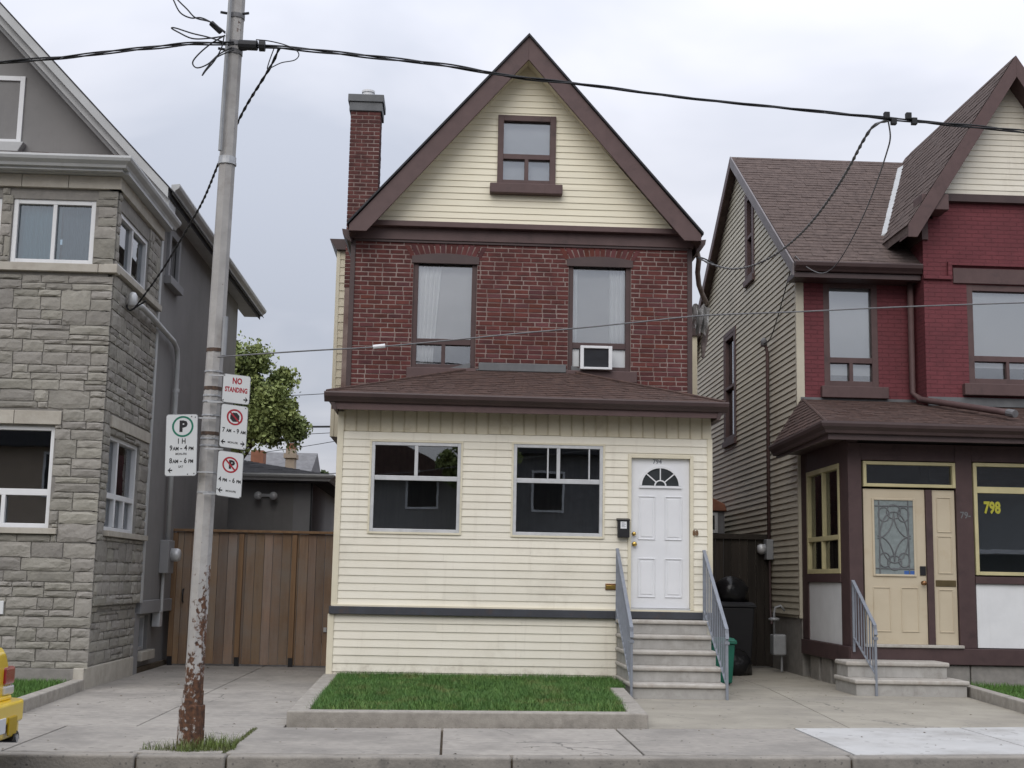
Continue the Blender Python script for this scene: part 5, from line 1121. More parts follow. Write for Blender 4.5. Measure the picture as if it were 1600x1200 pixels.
MB().box(5.30, 5.52, 21.6, 21.85, .28, .62).build('meter_case', K['pipegrey'], gm, bevel=.03, seg=3); MB().tube([(5.34, 21.7, .6), (5.34, 21.7, .95), (5.36, 21.7, 1.05), (5.45, 21.7, 1.08), (5.52, 21.7, 1.0)], .02, 8).build('inlet_pipe', K['pipegrey'], gm, smooth=True); MB().tube([(5.46, 21.7, .3), (5.46, 21.7, .02)], .02, 8).build('outlet_pipe', K['pipegrey'], gm)
MB().lathe([(.09, 0), (.10, .03), (.05, .05)], (5.34, 21.7, .84), 14).build('regulator', K['pipegrey'], gm, smooth=True)
# gap between the houses: dark board gate, bins, bags, small shed
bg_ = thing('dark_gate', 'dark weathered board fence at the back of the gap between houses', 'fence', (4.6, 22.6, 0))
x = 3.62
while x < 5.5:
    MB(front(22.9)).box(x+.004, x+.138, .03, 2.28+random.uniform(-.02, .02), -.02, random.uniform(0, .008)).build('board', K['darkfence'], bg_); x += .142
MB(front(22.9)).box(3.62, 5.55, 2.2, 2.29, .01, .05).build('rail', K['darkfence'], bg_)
def bin_(name, label, x, y, s, h, m_, lid_m):
    t = thing(name, label, 'bin', (x, y, 0)); a = s/2
    MB().hexa([(x-a*.8, y-a*.8, .03), (x+a*.8, y-a*.8, .03), (x+a*.8, y+a*.8, .03), (x-a*.8, y+a*.8, .03), (x-a, y-a, h), (x+a, y-a, h), (x+a, y+a, h), (x-a, y+a, h)]).build('body', K[m_], t, bevel=.025, seg=3)
    MB().box(x-a-.02, x+a+.02, y-a-.03, y+a+.03, h, h+.035).build('rim', K[m_], t, bevel=.01); MB().hexa([(x-a-.025, y-a-.04, h+.036), (x+a+.025, y-a-.04, h+.036), (x+a+.025, y+a+.02, h+.036), (x-a-.025, y+a+.02, h+.036), (x-a*.9, y-a*.9, h+.085), (x+a*.9, y-a*.9, h+.085), (x+a*.9, y+a, h+.085), (x-a*.9, y+a, h+.085)]).build('lid', K[lid_m], t, bevel=.012)
    for sx_ in (-1, 1): MB(lambda u, v, w: (x+sx_*a*.8+w, y+a*.8+u, .06+v)).lathe([(.06, -.02), (.06, .02)], (0, 0, 0), 14).build('wheel', K['black'], t)
    return t
bin_('recycling_bin', 'small green bin beside the porch steps', 3.87, 18.9, .36, .58, 'green', 'green')
bin_('garbage_bin', 'tall black garbage bin in the dark gap between houses', 4.62, 21.6, .62, 1.05, 'black', 'black')
def bag(label, c, rx, ry, rz, seed):
    rn = random.Random(seed); mb = MB(); nu, nv = 18, 10
    for j in range(nv+1):
        ph = math.pi*j/nv
        for i in range(nu):
            th = 2*math.pi*i/nu; k = 1+.13*math.sin(th*5+j*.9+seed)+.08*math.sin(th*9+j*2.1)+rn.uniform(-.05, .05); k *= 1-.45*max(0, math.cos(ph))**3
            zz = math.cos(ph); zz = zz if zz > -.6 else -.6
            mb.v.append((c[0]+rx*math.sin(ph)**.8*math.cos(th)*k, c[1]+ry*math.sin(ph)**.8*math.sin(th)*k, c[2]+rz*(zz+.6)*(1.0)))
    for j in range(nv):
        for i in range(nu): i2 = (i+1) % nu; mb.f.append((j*nu+i, j*nu+i2, (j+1)*nu+i2, (j+1)*nu+i))
    return tag(mb.build('garbage_bag', K['bag'], None, smooth=True), label, 'garbage bag')
bag('black garbage bag piled on top of the black bin', (4.60, 21.6, 1.135), .30, .28, .26, 1); bag('black garbage bag slumped on the ground before the black bin', (4.50, 21.0, 0), .30, .24, .27, 2)
sh = thing('small_shed', 'small grey shed with an orange roof behind the dark fence', 'shed', (5.2, 27, 0))
MB().box(4.55, 5.42, 26, 28, 0, 2.85).build('wall', K['slate'], sh); MB(front(26)).prism([(4.50, 2.85), (5.46, 2.85), (5.42, 2.99), (5.02, 3.18), (4.6, 2.99)], -2.05, .08).build('roof', K['orangebrick'], sh, bevel=.02)
mb = MB(front(26)); mb.box(4.68, 4.74, 2.42, 2.82, 0, .03); mb.box(5.22, 5.28, 2.42, 2.82, 0, .03); mb.box(4.74, 5.22, 2.76, 2.82, 0, .03); mb.box(4.74, 5.22, 2.42, 2.48, 0, .03); mb.build('window_frame', K['alu'], sh); MB(front(26)).box(4.74, 5.22, 2.48, 2.76, .0, .008).build('pane', K['black'], sh)
# downpipe and torn plastic at the right rear corner of the middle house
dp = thing('loose_downpipe', 'loose pale downpipe curving from the right eave of the brick house', 'downpipe', (3.9, 20.4, 5))
MB().tube([tuple(at(1082, 393, 19.9)), tuple(at(1090, 396, 19.95)), tuple(at(1092, 405, 20.0)), tuple(at(1090, 425, 20.4)), tuple(at(1092, 445, 20.9)), tuple(at(1098, 462, 21.4)), tuple(at(1104, 474, 21.8))], .042, 9).build('pipe', mat('weathered_pipe', (.36, .31, .28), (.22, .17, .15), 6, .6), dp, smooth=True)
mb = MB(); n1, n2 = 14, 9
for j in range(n2+1):
    for i in range(n1+1):
        s, t = i/n1, j/n2; p = at(1082+26*s-6*t*s, 478+38*t+8*s*t, 22.0)
        mb.v.append((p.x, p.y+.10*math.sin(s*17+t*2)+.03*math.sin(t*9), p.z+.05*math.sin(s*11)))
for j in range(n2):
    for i in range(n1): k = j*(n1+1)+i; mb.f.append((k, k+1, k+n1+2, k+n1+1))
o = mb.build('torn_plastic', K['plast'], None, recalc=False); o.modifiers.new('thickness', 'SOLIDIFY').thickness = .006; tag(o, 'crumpled pale plastic sheet hanging at the right rear corner of the brick house', 'plastic sheet')
mb = MB(); pts = [(1102, 505), (1108, 512), (1106, 530), (1100, 560), (1097, 558), (1096, 535)]
P_ = [at(x_, y_, 22.1) for x_, y_ in pts]; mb.v = [tuple(p) for p in P_]+[(p.x, p.y+.05, p.z) for p in P_]; n = len(P_); mb.f = [tuple(range(n)), tuple(range(n, 2*n))[::-1]]+[(i, (i+1) % n, n+(i+1) % n, n+i) for i in range(n)]
tag(mb.build('hanging_rag', mat('rag', (.24, .20, .19), (.15, .12, .11), 8, .9)), 'strip of torn tarpaper dangling beside the brick house', 'rag')
MB().box(3.62, 4.6, 24.5, 26, 4.5, 6.1).build('rear_bump', K['panel'], house); MB().box(3.62, 4.66, 24.45, 26.05, 6.1, 6.25).build('rear_bump_roof', K['darkbrown'], house)
# ------------------------------------------------------------------ utility pole with its signs
up_t = thing('utility_pole', 'leaning grey painted steel utility pole with rusted foot', 'utility pole', (-2.117, 11.3, 0))
def axis(z_): return Vector((-2.117+.0105*z_, 11.3, z_))
MB().tube([tuple(axis(z_)) for z_ in (.33, .5, 1.8, 3.6, 5.2, 7.0, 9.5)], [.079, .078, .078, .0735, .071, .069, .066], 8).build('shaft', K['pole'], up_t)
mb = MB(); nfl = 32; b0 = len(mb.v)
for z_, r_ in ((-.02, .112), (.0, .112), (.34, .106), (.345, .09), (.40, .088)):
    for k in range(nfl):
        th = 2*math.pi*k/nfl+.1; sq = 1/max(abs(math.cos(th)), abs(math.sin(th)))**.55; f_ = r_*(1-(.07 if (k % 2 and r_ > .1) else 0))*sq**.5
        mb.v.append((-2.117+f_*math.cos(th), 11.3+f_*math.sin(th), z_))
for j in range(4):
    for k in range(nfl): k2 = (k+1) % nfl; mb.f.append((j*nfl+k, j*nfl+k2, (j+1)*nfl+k2, (j+1)*nfl+k))
mb.f.append(tuple(4*nfl+k for k in range(nfl))); mb.build('fluted_foot', K['pole'], up_t)
MB().tube([tuple(axis(.40)), tuple(axis(.46))], .086, 8).build('collar', K['pole'], up_t)
def band(z_, r_=.083, h_=.03, m_='galv', name='band'): MB().tube([tuple(axis(z_)), tuple(axis(z_+h_))], r_, 16).build(name, K[m_], up_t)
for z_ in (3.14, 2.93, 2.88, 2.76, 2.56, 2.50, 2.27, 2.10): band(z_, .0795, .014)
for z_ in (3.32, 2.985, 2.595): band(z_, .0765, .03, 'ring', 'rust_ring')
band(5.02, .078, .05); band(5.0, .082, .02)
for z_ in (6.02, 6.36, 6.10): band(z_, .076, .04, 'cablegrey', 'clamp')
for z_ in (6.02, 6.36):
    for s in (-1, 1): MB().tube([(axis(z_).x+s*.07, 11.22, z_+.02), (axis(z_).x+s*.125, 11.2, z_+.02)], .012, 6).build('bolt', K['rubber'], up_t)
MB().tube([(axis(6.0).x+.06, 11.2, 6.08), (axis(6.0).x+.22, 11.18, 6.07)], .045, 10).build('insulator', K['rubber'], up_t); MB().tube([(axis(6.0).x+.24, 11.18, 6.07), (axis(6.0).x+.29, 11.18, 6.07)], .05, 10).build('insulator', K['rubber'], up_t)
MB().tube([(axis(3.5).x+.085, 11.22, 3.28), (axis(3.5).x+.088, 11.22, 3.62)], .022, 8).build('stub_conduit', K['pipegrey'], up_t); MB().tube([(axis(5).x-.05, 11.2, 5.1), (axis(5).x-.03, 11.2, 6.6)], .018, 6).build('riser_strip', K['pipegrey'], up_t)

def sign(label, corners, Y, items):
    """sign plate from its four photo corners (tl, tr, br, bl)"""
    tl, trr, br, bl = [at(x_, y_, Y) for x_, y_ in corners]
    c = (tl+trr+br+bl)/4; ux = ((trr-tl)+(br-bl))/2; W_ = ux.length; ux.normalize(); vz = ((tl-bl)+(trr-br))/2; H_ = vz.length; vz.normalize()
    tr = lambda u, v, w: tuple(c+ux*u+vz*v+Vector((0, -1, 0))*w)
    t = thing('parking_sign', label, 'sign', tuple(c-vz*H_/2), 'parking signs on the pole')
    def rr(w_, h_, r_):
        P = []
        for cx_, cz_, a0 in ((w_/2-r_, h_/2-r_, 0), (-w_/2+r_, h_/2-r_, 90), (-w_/2+r_, -h_/2+r_, 180), (w_/2-r_, -h_/2+r_, 270)):
            P += [(cx_+r_*math.cos(R(a0+k*22.5)), cz_+r_*math.sin(R(a0+k*22.5))) for k in range(5)]
        return P
    MB(tr).prism(rr(W_, H_, .022), -.002, .0015).build('plate', K['signedge'], t); MB(tr).prism(rr(W_-.008, H_-.008, .019), .0015, .003).build('face', K['signwhite'], t)
    f = .0036
    for it in items:
        k = it[0]
        if k == 't': _, s, size, u, v, m_, sx_, bold = it; lettering(t, s, size, u*W_, v*H_, tr, f, K[m_], bold, sx_)
        elif k == 'ring':
            _, u, v, r0, r1, m_ = it; mb = MB(tr)
            for i in range(32):
                a, b = 2*math.pi*i/32, 2*math.pi*(i+1)/32
                P = [(u*W_+r*math.cos(q), v*H_+r*math.sin(q)) for r, q in ((r0, a), (r0, b), (r1, b), (r1, a))]; k0 = len(mb.v); mb.v += [tr(p[0], p[1], f+.0004) for p in P]; mb.f.append((k0, k0+1, k0+2, k0+3))
            mb.build('ring', K[m_], t, recalc=False)
        elif k == 'slash':
            _, u, v, r, m_ = it; mb = MB(tr); d = .0085; q = math.sqrt(.5)
            P = [(u*W_-r*q+d, v*H_+r*q+d*.2), (u*W_-r*q-d*.2, v*H_+r*q-d), (u*W_+r*q-d, v*H_-r*q-d*.2), (u*W_+r*q+d*.2, v*H_-r*q+d)]; mb.v = [tr(p[0], p[1], f+.0012) for p in P]; mb.f = [(0, 1, 2, 3)]; mb.build('slash', K[m_], t, recalc=False)
        elif k == 'oct':
            _, u, v, r, m_ = it; mb = MB(tr); mb.v = [tr(u*W_+r*math.cos(R(22.5+45*i)), v*H_+r*math.sin(R(22.5+45*i)), f+.0004) for i in range(8)]; mb.f = [tuple(range(8))]; mb.build('octagon', K[m_], t, recalc=False)
        elif k == 'arrow':
            _, u, v, s = it; mb = MB(tr); L_ = .020
            P = [(0, 0), (L_*1.0, .022), (L_*1.25, .022), (L_*.85, .006), (L_*1.9, .006), (L_*1.9, -.006), (L_*.85, -.006), (L_*1.25, -.022), (L_*1.0, -.022)]
            P = [(u*W_+s*(L_-x_), v*H_+z_) for x_, z_ in P]; mb.v = [tr(p[0], p[1], f) for p in P]; mb.f = [(0, 1, 2, 3), (0, 3, 6, 7), (0, 7, 8, 0)][:2]+[(0, 6, 7, 8), (3, 4, 5, 6)]; mb.f = [(0, 1, 2, 3), (0, 3, 6), (0, 6, 7, 8), (3, 4, 5, 6)]; mb.build('arrow', K['textblack'], t, recalc=False)
        elif k == 'bolt':
            for u, v in it[1]: MB(tr).box(u*W_-.004, u*W_+.004, v*H_-.004, v*H_+.004, .002, .006).build('bolt', K['rubber'], t)
    return t
b_ = .0015
sign('white sign left of the pole with a black P in a green ring', [(259.5, 648), (310, 646.5), (306.5, 744), (257.5, 744)], 11.15,
     [('ring', .03, .30, .074, .090, 'textgreen'), ('t', 'P', .125, .04, .295, 'textblack', 1.0, .007), ('t', '1 H', .062, .0, .06, 'textblack', .8, b_), ('t', '9', .062, -.32, -.05, 'textblack', .8, b_), ('t', 'AM', .042, -.17, -.06, 'textblack', .8, b_), ('t', '-', .06, .0, -.05, 'textblack', .9, b_), ('t', '4', .062, .14, -.05, 'textblack', .8, b_), ('t', 'PM', .042, .31, -.06, 'textblack', .8, b_),
      ('t', 'MON-FRI', .026, .0, -.145, 'textblack', .9, .0006), ('t', '8', .062, -.32, -.255, 'textblack', .8, b_), ('t', 'AM', .042, -.17, -.265, 'textblack', .8, b_), ('t', '-', .06, .0, -.255, 'textblack', .9, b_), ('t', '6', .062, .14, -.255, 'textblack', .8, b_), ('t', 'PM', .042, .31, -.265, 'textblack', .8, b_), ('t', 'SAT', .026, .0, -.35, 'textblack', .9, .0006), ('arrow', -.33, -.405, -1), ('bolt', [(.30, .46), (.42, .45), (.22, -.47), (.42, -.46)])])
sign('small white sign reading no standing in red, topmost right of the pole', [(349, 583), (392.5, 588.5), (389, 633), (346.5, 628)], 11.16,
     [('t', 'NO', .072, .02, .27, 'textred', .72, .003), ('t', 'STANDING', .058, .0, -.04, 'textred', .66, .0025), ('arrow', .36, -.34, 1), ('bolt', [(-.45, .44), (-.45, -.42)])])
sign('white no stopping sign with octagon in a red ring, middle right of the pole', [(346.5, 630), (388, 636), (384.5, 703.5), (342, 698)], 11.155,
     [('oct', .02, .22, .042, 'textblack'), ('ring', .02, .22, .054, .069, 'textred'), ('slash', .02, .22, .06, 'textred'), ('t', '7', .055, -.37, -.10, 'textblack', .8, b_), ('t', 'AM', .037, -.17, -.105, 'textblack', .8, b_), ('t', '-', .05, .03, -.10, 'textblack', .9, b_), ('t', '9', .055, .16, -.10, 'textblack', .8, b_), ('t', 'AM', .037, .36, -.11, 'textblack', .8, b_), ('t', 'MON-FRI', .024, .0, -.37, 'textblack', .9, .0006), ('arrow', -.36, -.37, -1), ('arrow', .36, -.37, 1), ('bolt', [(.42, -.46), (.40, .46)])])
sign('white no parking sign with P in a red ring, lowest right of the pole', [(341.5, 703), (381, 709), (377, 779.5), (336.5, 774)], 11.15,
     [('t', 'P', .095, .05, .21, 'textblack', 1.0, .005), ('ring', .0, .21, .054, .068, 'textred'), ('slash', .0, .21, .06, 'textred'), ('t', '4', .055, -.37, -.13, 'textblack', .8, b_), ('t', 'PM', .037, -.18, -.14, 'textblack', .8, b_), ('t', '-', .05, .02, -.13, 'textblack', .9, b_), ('t', '6', .055, .16, -.13, 'textblack', .8, b_), ('t', 'PM', .037, .36, -.14, 'textblack', .8, b_), ('t', 'MON-FRI', .024, .08, -.37, 'textblack', .9, .0006), ('arrow', -.33, -.37, -1), ('bolt', [(-.45, -.35), (.45, -.47)])])
for z_ in (2.73, 2.27): MB().box(-2.20, -2.02, 11.165, 11.185, z_-.006, z_+.006).build('sign_bracket', K['galv'], up_t)
for z_ in (3.1, 2.87, 2.47, 2.09): MB().box(-2.10, -1.95, 11.17, 11.19, z_-.006, z_+.006).build('sign_bracket', K['galv'], up_t)

# ------------------------------------------------------------------ overhead wires
def smooth(pts, n=10):
    P = [Vector(p) for p in pts]; out = []
    for i in range(len(P)-1):
        p0, p1, p2, p3 = P[max(i-1, 0)], P[i], P[i+1], P[min(i+2, len(P)-1)]
        for k in range(n):
            t = k/n; out.append(.5*((2*p1)+(p2-p0)*t+(2*p0-5*p1+4*p2-p3)*t*t+(3*p1-p0-3*p2+p3)*t**3))
    return out+[P[-1]]
def wire(label, pts, r_, m_='rubber', strands=1, twist=1.0, name='overhead_cable', cat='cable', n=10, grp=None):
    C = smooth(pts, n)
    if strands == 1: o = MB().tube(C, r_, 6).build(name, K[m_], None, smooth=True)
    else:
        mb = MB(); S = [0]
        for a, b in zip(C, C[1:]): S.append(S[-1]+(b-a).length)
        # resample finely so that the lay of the strands shows
        tot = S[-1]; N_ = int(tot/.06); rs = []; j = 0
        for q in range(N_+1):
            s = tot*q/N_
            while j < len(S)-2 and S[j+1] < s: j += 1
            rs.append((C[j].lerp(C[j+1], (s-S[j])/max(1e-6, S[j+1]-S[j])), s))
        for k in range(strands):
            path = []
            for i, (p, s) in enumerate(rs):
                d = (rs[min(i+1, N_)][0]-rs[max(i-1, 0)][0]).normalized(); a = d.cross(Vector((0, 0, 1))).normalized(); b = a.cross(d)
                th = 2*math.pi*(k/strands+s/twist); am = r_*(.9 if strands == 2 else 1.25*(1+.5*math.sin(s*.9+k))); path.append(p+a*math.cos(th)*am+b*math.sin(th)*am)
            mb.tube(path, r_, 5)
        o = mb.build(name, K[m_], None, smooth=True)
    return tag(o, label, cat, grp)
Yw = lambda x: 11.2+.08*(x+2)
def street(px, py):   # a point above the pavement line
    p = at(px, py, 11.2)
    for _ in range(4): p = at(px, py, Yw(p.x))
    return p
wire('thick twisted overhead cable running from the pole across the sky to the right', [street(*p) for p in ((392, 71), (450, 75), (520, 82), (600, 91), (700, 103), (800, 119), (900, 131), (1000, 144), (1100, 156), (1200, 166), (1300, 177), (1400, 186), (1500, 196), (1600, 206), (1800, 228), (2100, 270))], .008, strands=3, twist=1.5)
wire('thick twisted overhead cable running from the pole to the left edge', [street(*p) for p in ((366, 68), (300, 68), (240, 74), (180, 80), (100, 90), (0, 97), (-150, 106), (-500, 120))], .0075, strands=3, twist=1.3)
wire('thin pale cable stretched across the brick house at first floor', [street(*p) for p in ((340, 558), (420, 552), (500, 547), (590, 542), (700, 532), (800, 522), (900, 513), (1000, 503), (1100, 493), (1250, 487), (1400, 480), (1600, 473), (1900, 465))], .0065, 'cablegrey')
sp_ = tag(MB(lambda u, v, w: (u, v, w)).tube([tuple(street(583, 543)+Vector((0, -.02, .0))), tuple(street(602, 541)+Vector((0, -.02, .0)))], .019, 8).build('cable_splice', K['white']), 'small white splice on the thin cable before the brick wall', 'splice')
# drops to the houses
wire('black service drop from the pole cable to the stone house', [street(436, 76), at(425, 100, 11.4), at(408, 128, 11.6), at(388, 160, 12.0), at(371, 192, 12.4), at(345, 247, 13.2), at(318, 312, 14.3), at(290, 362, 15.2), at(255, 420, 16.2), at(225, 462, 16.9), at(209, 483, 17.1)], .008, strands=2, twist=.3, name='service_drop')
wire('service drop curving from the overhead cable to the right eave of the brick house', [street(1398, 186), at(1368, 195, 11.9), at(1350, 218, 12.2), at(1325, 265, 13), at(1300, 305, 14), at(1270, 345, 15), at(1240, 376, 16), at(1205, 402, 17), at(1170, 417, 18), at(1140, 420, 18.7), at(1110, 412, 19.3), at(1090, 402, 19.55)], .0095, strands=2, twist=.3, name='service_drop', m_='cablegrey')
wire('service drop curving from the overhead cable to the red house corner', [street(1388, 190), at(1391, 215, 12.2), at(1385, 240, 13), at(1370, 285, 14.5), at(1350, 335, 16.5), at(1325, 385, 18.5), at(1305, 415, 19.6), at(1285, 427, 20.1), at(1262, 418, 20.4), at(1243, 400, 20.6)], .008, name='service_drop', m_='cablegrey')
wire('thin wire hanging down the clapboard wall to the mast', [at(1243, 400, 20.6), at(1236, 420, 20.9), at(1225, 460, 21.6), at(1215, 495, 22.1), at(1204, 528, 22.5), Vector((5.44, 22.74, 5.64))], .009, name='service_drop')
wire('short cable looping across from the right eave to the clapboard wall', [at(1090, 402, 19.55), at(1100, 404, 19.7), at(1115, 412, 20.2)], .012, name='service_drop')
# slack loops of wire at the pole
lp = 'slack loop of black wire at the pole top'
for k, (lab, pts) in enumerate((('long slack wire loop rising left of the pole top', [(352, 50), (335, 38), (315, 28), (298, 28), (282, 20), (272, 2), (262, -25), (275, -40)]), ('slack wire loop running up out of frame left of the pole', [(352, 52), (330, 35), (306, 28), (292, 14), (276, -2), (262, -20)]),
                                ('open wire loop pointing left below the pole top', [(352, 56), (325, 60), (300, 60), (278, 50), (268, 44), (275, 44), (300, 52), (325, 58), (350, 66)]), ('wide wire loop drooping below the pole top', [(352, 55), (330, 68), (310, 85), (301, 98), (308, 106), (325, 100), (342, 85), (362, 74)]), ('narrow wire loop hanging lowest below the pole top', [(350, 58), (346, 75), (335, 95), (322, 110), (316, 118), (322, 108), (338, 90), (365, 78)]),
                                ('thin wire loop under the cable right of the pole', [(400, 62), (420, 64), (445, 70), (462, 78), (467, 86), (460, 94), (440, 98), (425, 105), (418, 108), (420, 98), (428, 76)]))):
    wire(lab, [at(x_, y_, 11.15-.03*k) for x_, y_ in pts], .0065 if k != 5 else .005, name='wire_loop', cat='wire', n=8)
for k, (x_, y_, lab) in enumerate(((1385, 181, 'leftmost'), (1396, 190, 'lowest'), (1419, 182, 'upper right'), (1428, 190, 'rightmost'))):
    c = street(x_, y_); tag(MB().box(c.x-.026, c.x+.026, c.y-.03, c.y+.02, c.z-.033, c.z+.033).build('cable_connector', K['rubber'], None, bevel=.006), 'dark connector block on the overhead cable at right, '+lab+' of four', 'connector', 'connector blocks on the cable')
c = at(340, 44, 11.18); tag(MB().tube([tuple(at(330, 36, 11.18)), tuple(at(345, 50, 11.18))], .025, 8).build('wire_clamp', K['rubber']), 'dark tangled wire clamp left of the pole top', 'clamp')
# tangle at the stone house's service head
wire('short black tail of wire at the service head on the stone house', [at(228, 470, 17.0), at(215, 478, 17.05), at(203, 485, 17.1), at(198, 478, 17.15), at(205, 472, 17.2)], .012, name='wire_loop', cat='wire')
# far wires seen past the porch
for lab, a, b, r_ in (('thick black wire far behind the gate', (-80, 664), (700, 665), .035), ('thin far wire beside the tree', (330, 622), (640, 605), .012), ('faint far wire under the tree', (330, 682), (640, 668), .011), ('faint far wire sloping above the chimneys', (330, 718), (640, 668), .011), ('lower far wire right of the tan chimney', (330, 748), (640, 730), .014)):
    wire(lab, [at(*a, 46), at((a[0]+b[0])/2, (a[1]+b[1])/2+3, 46), at(*b, 46)], r_, name='far_wire', cat='wire')

# ------------------------------------------------------------------ behind the gate
gr = thing('grey_garage', 'low grey stucco building with dark hip roof behind the cedar gate', 'garage', (-5, 28, 0))
zE = 3.36; MB().box(-9.5, -2.96, 28.0, 33.5, 0, zE).build('wall', K['stucco'], gr); MB(front(28)).box(-3.35, -2.96, 0, zE, 0, .02).build('corner_panel', K['stuccotrim'], gr); MB(front(28)).box(-2.99, -2.955, 0, zE, .02, .06).build('downpipe', K['black'], gr)
mb = MB(); A = [(-9.9, 27.6), (-2.6, 27.6), (-2.6, 33.9), (-9.9, 33.9)]
mb.v = [(x_, y_, zE) for x_, y_ in A]+[(x_, y_, zE+.16) for x_, y_ in A]+[(-6.4, 30.7, 4.22), (-6.1, 30.8, 4.22)]; mb.f = [(0, 1, 2, 3), (0, 4, 5, 1), (1, 5, 6, 2), (2, 6, 7, 3), (3, 7, 4, 0), (4, 5, 9, 8), (5, 6, 9), (6, 7, 8, 9), (7, 4, 8)]; rf = mb.build('roof', K['shingle3'], gr)
shingles(rf, K['shingle3'], (-9.9, 27.58, zE+.165), (-2.6, 27.58, zE+.165), (-6.4, 30.7, 4.23), (-6.1, 30.8, 4.23), .15, .3)
gut([(-9.9, 27.6, zE+.15), (-2.6, 27.6, zE+.15), (-2.6, 33.9, zE+.15)], ogee, gr, 'gutter', 'gutter')
fl = thing('flood_lights', 'pair of small flood lights on the grey wall', 'flood light', (-3.9, 27.9, 3.1))
MB(front(28)).box(-4.02, -3.80, 3.06, 3.12, 0, .05).build('mount', K['alu'], fl)
for x_ in (-4.07, -3.75): MB(lambda u, v, w: (x_+u, 27.93-w, 3.07+v)).lathe([(.03, 0), (.035, .05), (.085, .13), (.085, .15)], (0, 0, 0), 14).build('lamp', K['alu'], fl, smooth=True)
fh = thing('far_house', 'distant house with grey roof and orange and tan chimneys', 'house', (-7.5, 45, 0))
MB().box(-12, -5.2, 45, 52, 0, 4.3).build('wall', K['tanchim'], fh); mb = MB(lambda u, v, w: (w, u, v)); mb.prism([(44.6, 4.2), (48.5, 5.9), (52.4, 4.2)], -12.3, -5.0); mb.build('roof', K['slate'], fh)
c1 = MB().box(-6.87, -6.45, 44.8, 45.5, 4.0, 5.62).build('chimney', K['orangebrick'], fh); c2 = MB().box(-5.66, -5.36, 44.5, 45.1, 3.5, 5.65).build('chimney', K['tanchim'], fh); MB().box(-5.72, -5.30, 44.44, 45.16, 5.35, 5.5).build('chimney_band', K['tanchim'], c2); MB().box(-5.64, -5.38, 44.52, 45.08, 5.65, 5.86).build('flue', K['orangebrick'], c2)
fb = thing('far_shed', 'distant grey building with a brown roof edge left of the porch', 'building', (-4.3, 46, 0))
MB().box(-4.75, -2.0, 46, 50, 0, 4.2).build('wall', K['slate'], fb); MB().box(-4.9, -1.9, 45.8, 50, 4.2, 4.58).build('roof', K['shingle'], fb)

def tree(name, label, base, trunk_h, crown, n_leaf, leaf, seeds, m_='leaf', rt_=.22):
    t = thing(name, label, 'tree', base); b = Vector(base); rn = random.Random(seeds)
    mb = MB(); mb.tube([tuple(b+Vector((0, 0, z_))) for z_ in (-.1, trunk_h*.3, trunk_h*.7, trunk_h)], [rt_*1.3, rt_, rt_*.85, rt_*.7], 9)
    cl = []
    for (ox, oy, oz, r_) in crown:
        e = b+Vector((ox, oy, oz)); s = b+Vector((0, 0, trunk_h*rn.uniform(.75, 1))); md = s.lerp(e, .5)+Vector((rn.uniform(-.3, .3), rn.uniform(-.3, .3), rn.uniform(0, .4)))
        mb.tube([tuple(s), tuple(md), tuple(e)], [rt_*.45, rt_*.28, rt_*.1], 6)
        for _ in range(9):
            q = Vector((rn.gauss(0, 1), rn.gauss(0, 1), rn.gauss(0, 1))); q = q.normalized()*r_*rn.random()**.4; cl.append((e+q, r_*rn.uniform(.3, .7)))
            mb.tube([tuple(e), tuple(e+q)], [rt_*.09, rt_*.03], 4, cap=False)
    mb.build('trunk', K['bark'], t, smooth=True)
    rs = np.random.RandomState(seeds); k = rs.randint(0, len(cl), n_leaf); C = np.array([c[0] for c in cl])[k]; Rr = np.array([c[1] for c in cl])[k]
    d = rs.normal(size=(n_leaf, 3)); d /= np.linalg.norm(d, axis=1)[:, None]; C = C+d*(Rr*rs.rand(n_leaf)**.7)[:, None]
    a = rs.normal(size=(n_leaf, 3)); a /= np.linalg.norm(a, axis=1)[:, None]; h = rs.normal(size=(n_leaf, 3)); bb = np.cross(a, h); bb /= np.linalg.norm(bb, axis=1)[:, None]
    s = (leaf*rs.uniform(.6, 1.3, n_leaf))[:, None]
    V = np.stack([C-a*s, C+bb*s*.55, C+a*s, C-bb*s*.55], 1).reshape(-1, 3)-np.array(b)
    me = bpy.data.meshes.new('crown'); me.from_pydata(V.tolist(), [], (np.arange(n_leaf)[:, None]*4+np.arange(4)).tolist()); me.materials.append(K[m_])
    o = bpy.data.objects.new('crown', me); col.objects.link(o); o.parent = t; return t
tree('street_tree', 'yellowish green leafy tree rising behind the grey garage', (-7.3, 39, 0), 4.2, [(.2, 0, 6.9, 1.4), (.9, -.2, 5.9, 1.2), (.1, 0, 5.5, 1.0), (.9, 0, 7.3, .9), (1.2, -.3, 6.9, 1.1), (1.9, .2, 6.1, .95), (2.35, 0, 6.0, .6), (.6, .3, 7.6, 1.0), (1.7, 0, 5.9, .7), (1.3, 0, 6.4, 1.1), (1.9, .2, 6.8, .7), (.3, 0, 7.8, .6), (-1.2, 0, 6.5, 1.4), (.6, -.4, 5.5, 1.0), (-1.5, 0, 5.4, 1.2)], 40000, .07, 5)
tree('garden_tree', 'small dark tree right of the tan chimney', (-5.15, 50, 0), 3.6, [(0, 0, 4.9, .35), (.35, 0, 5.1, .3), (-.3, 0, 4.6, .4)], 1500, .09, 9, 'leafdark', .1)

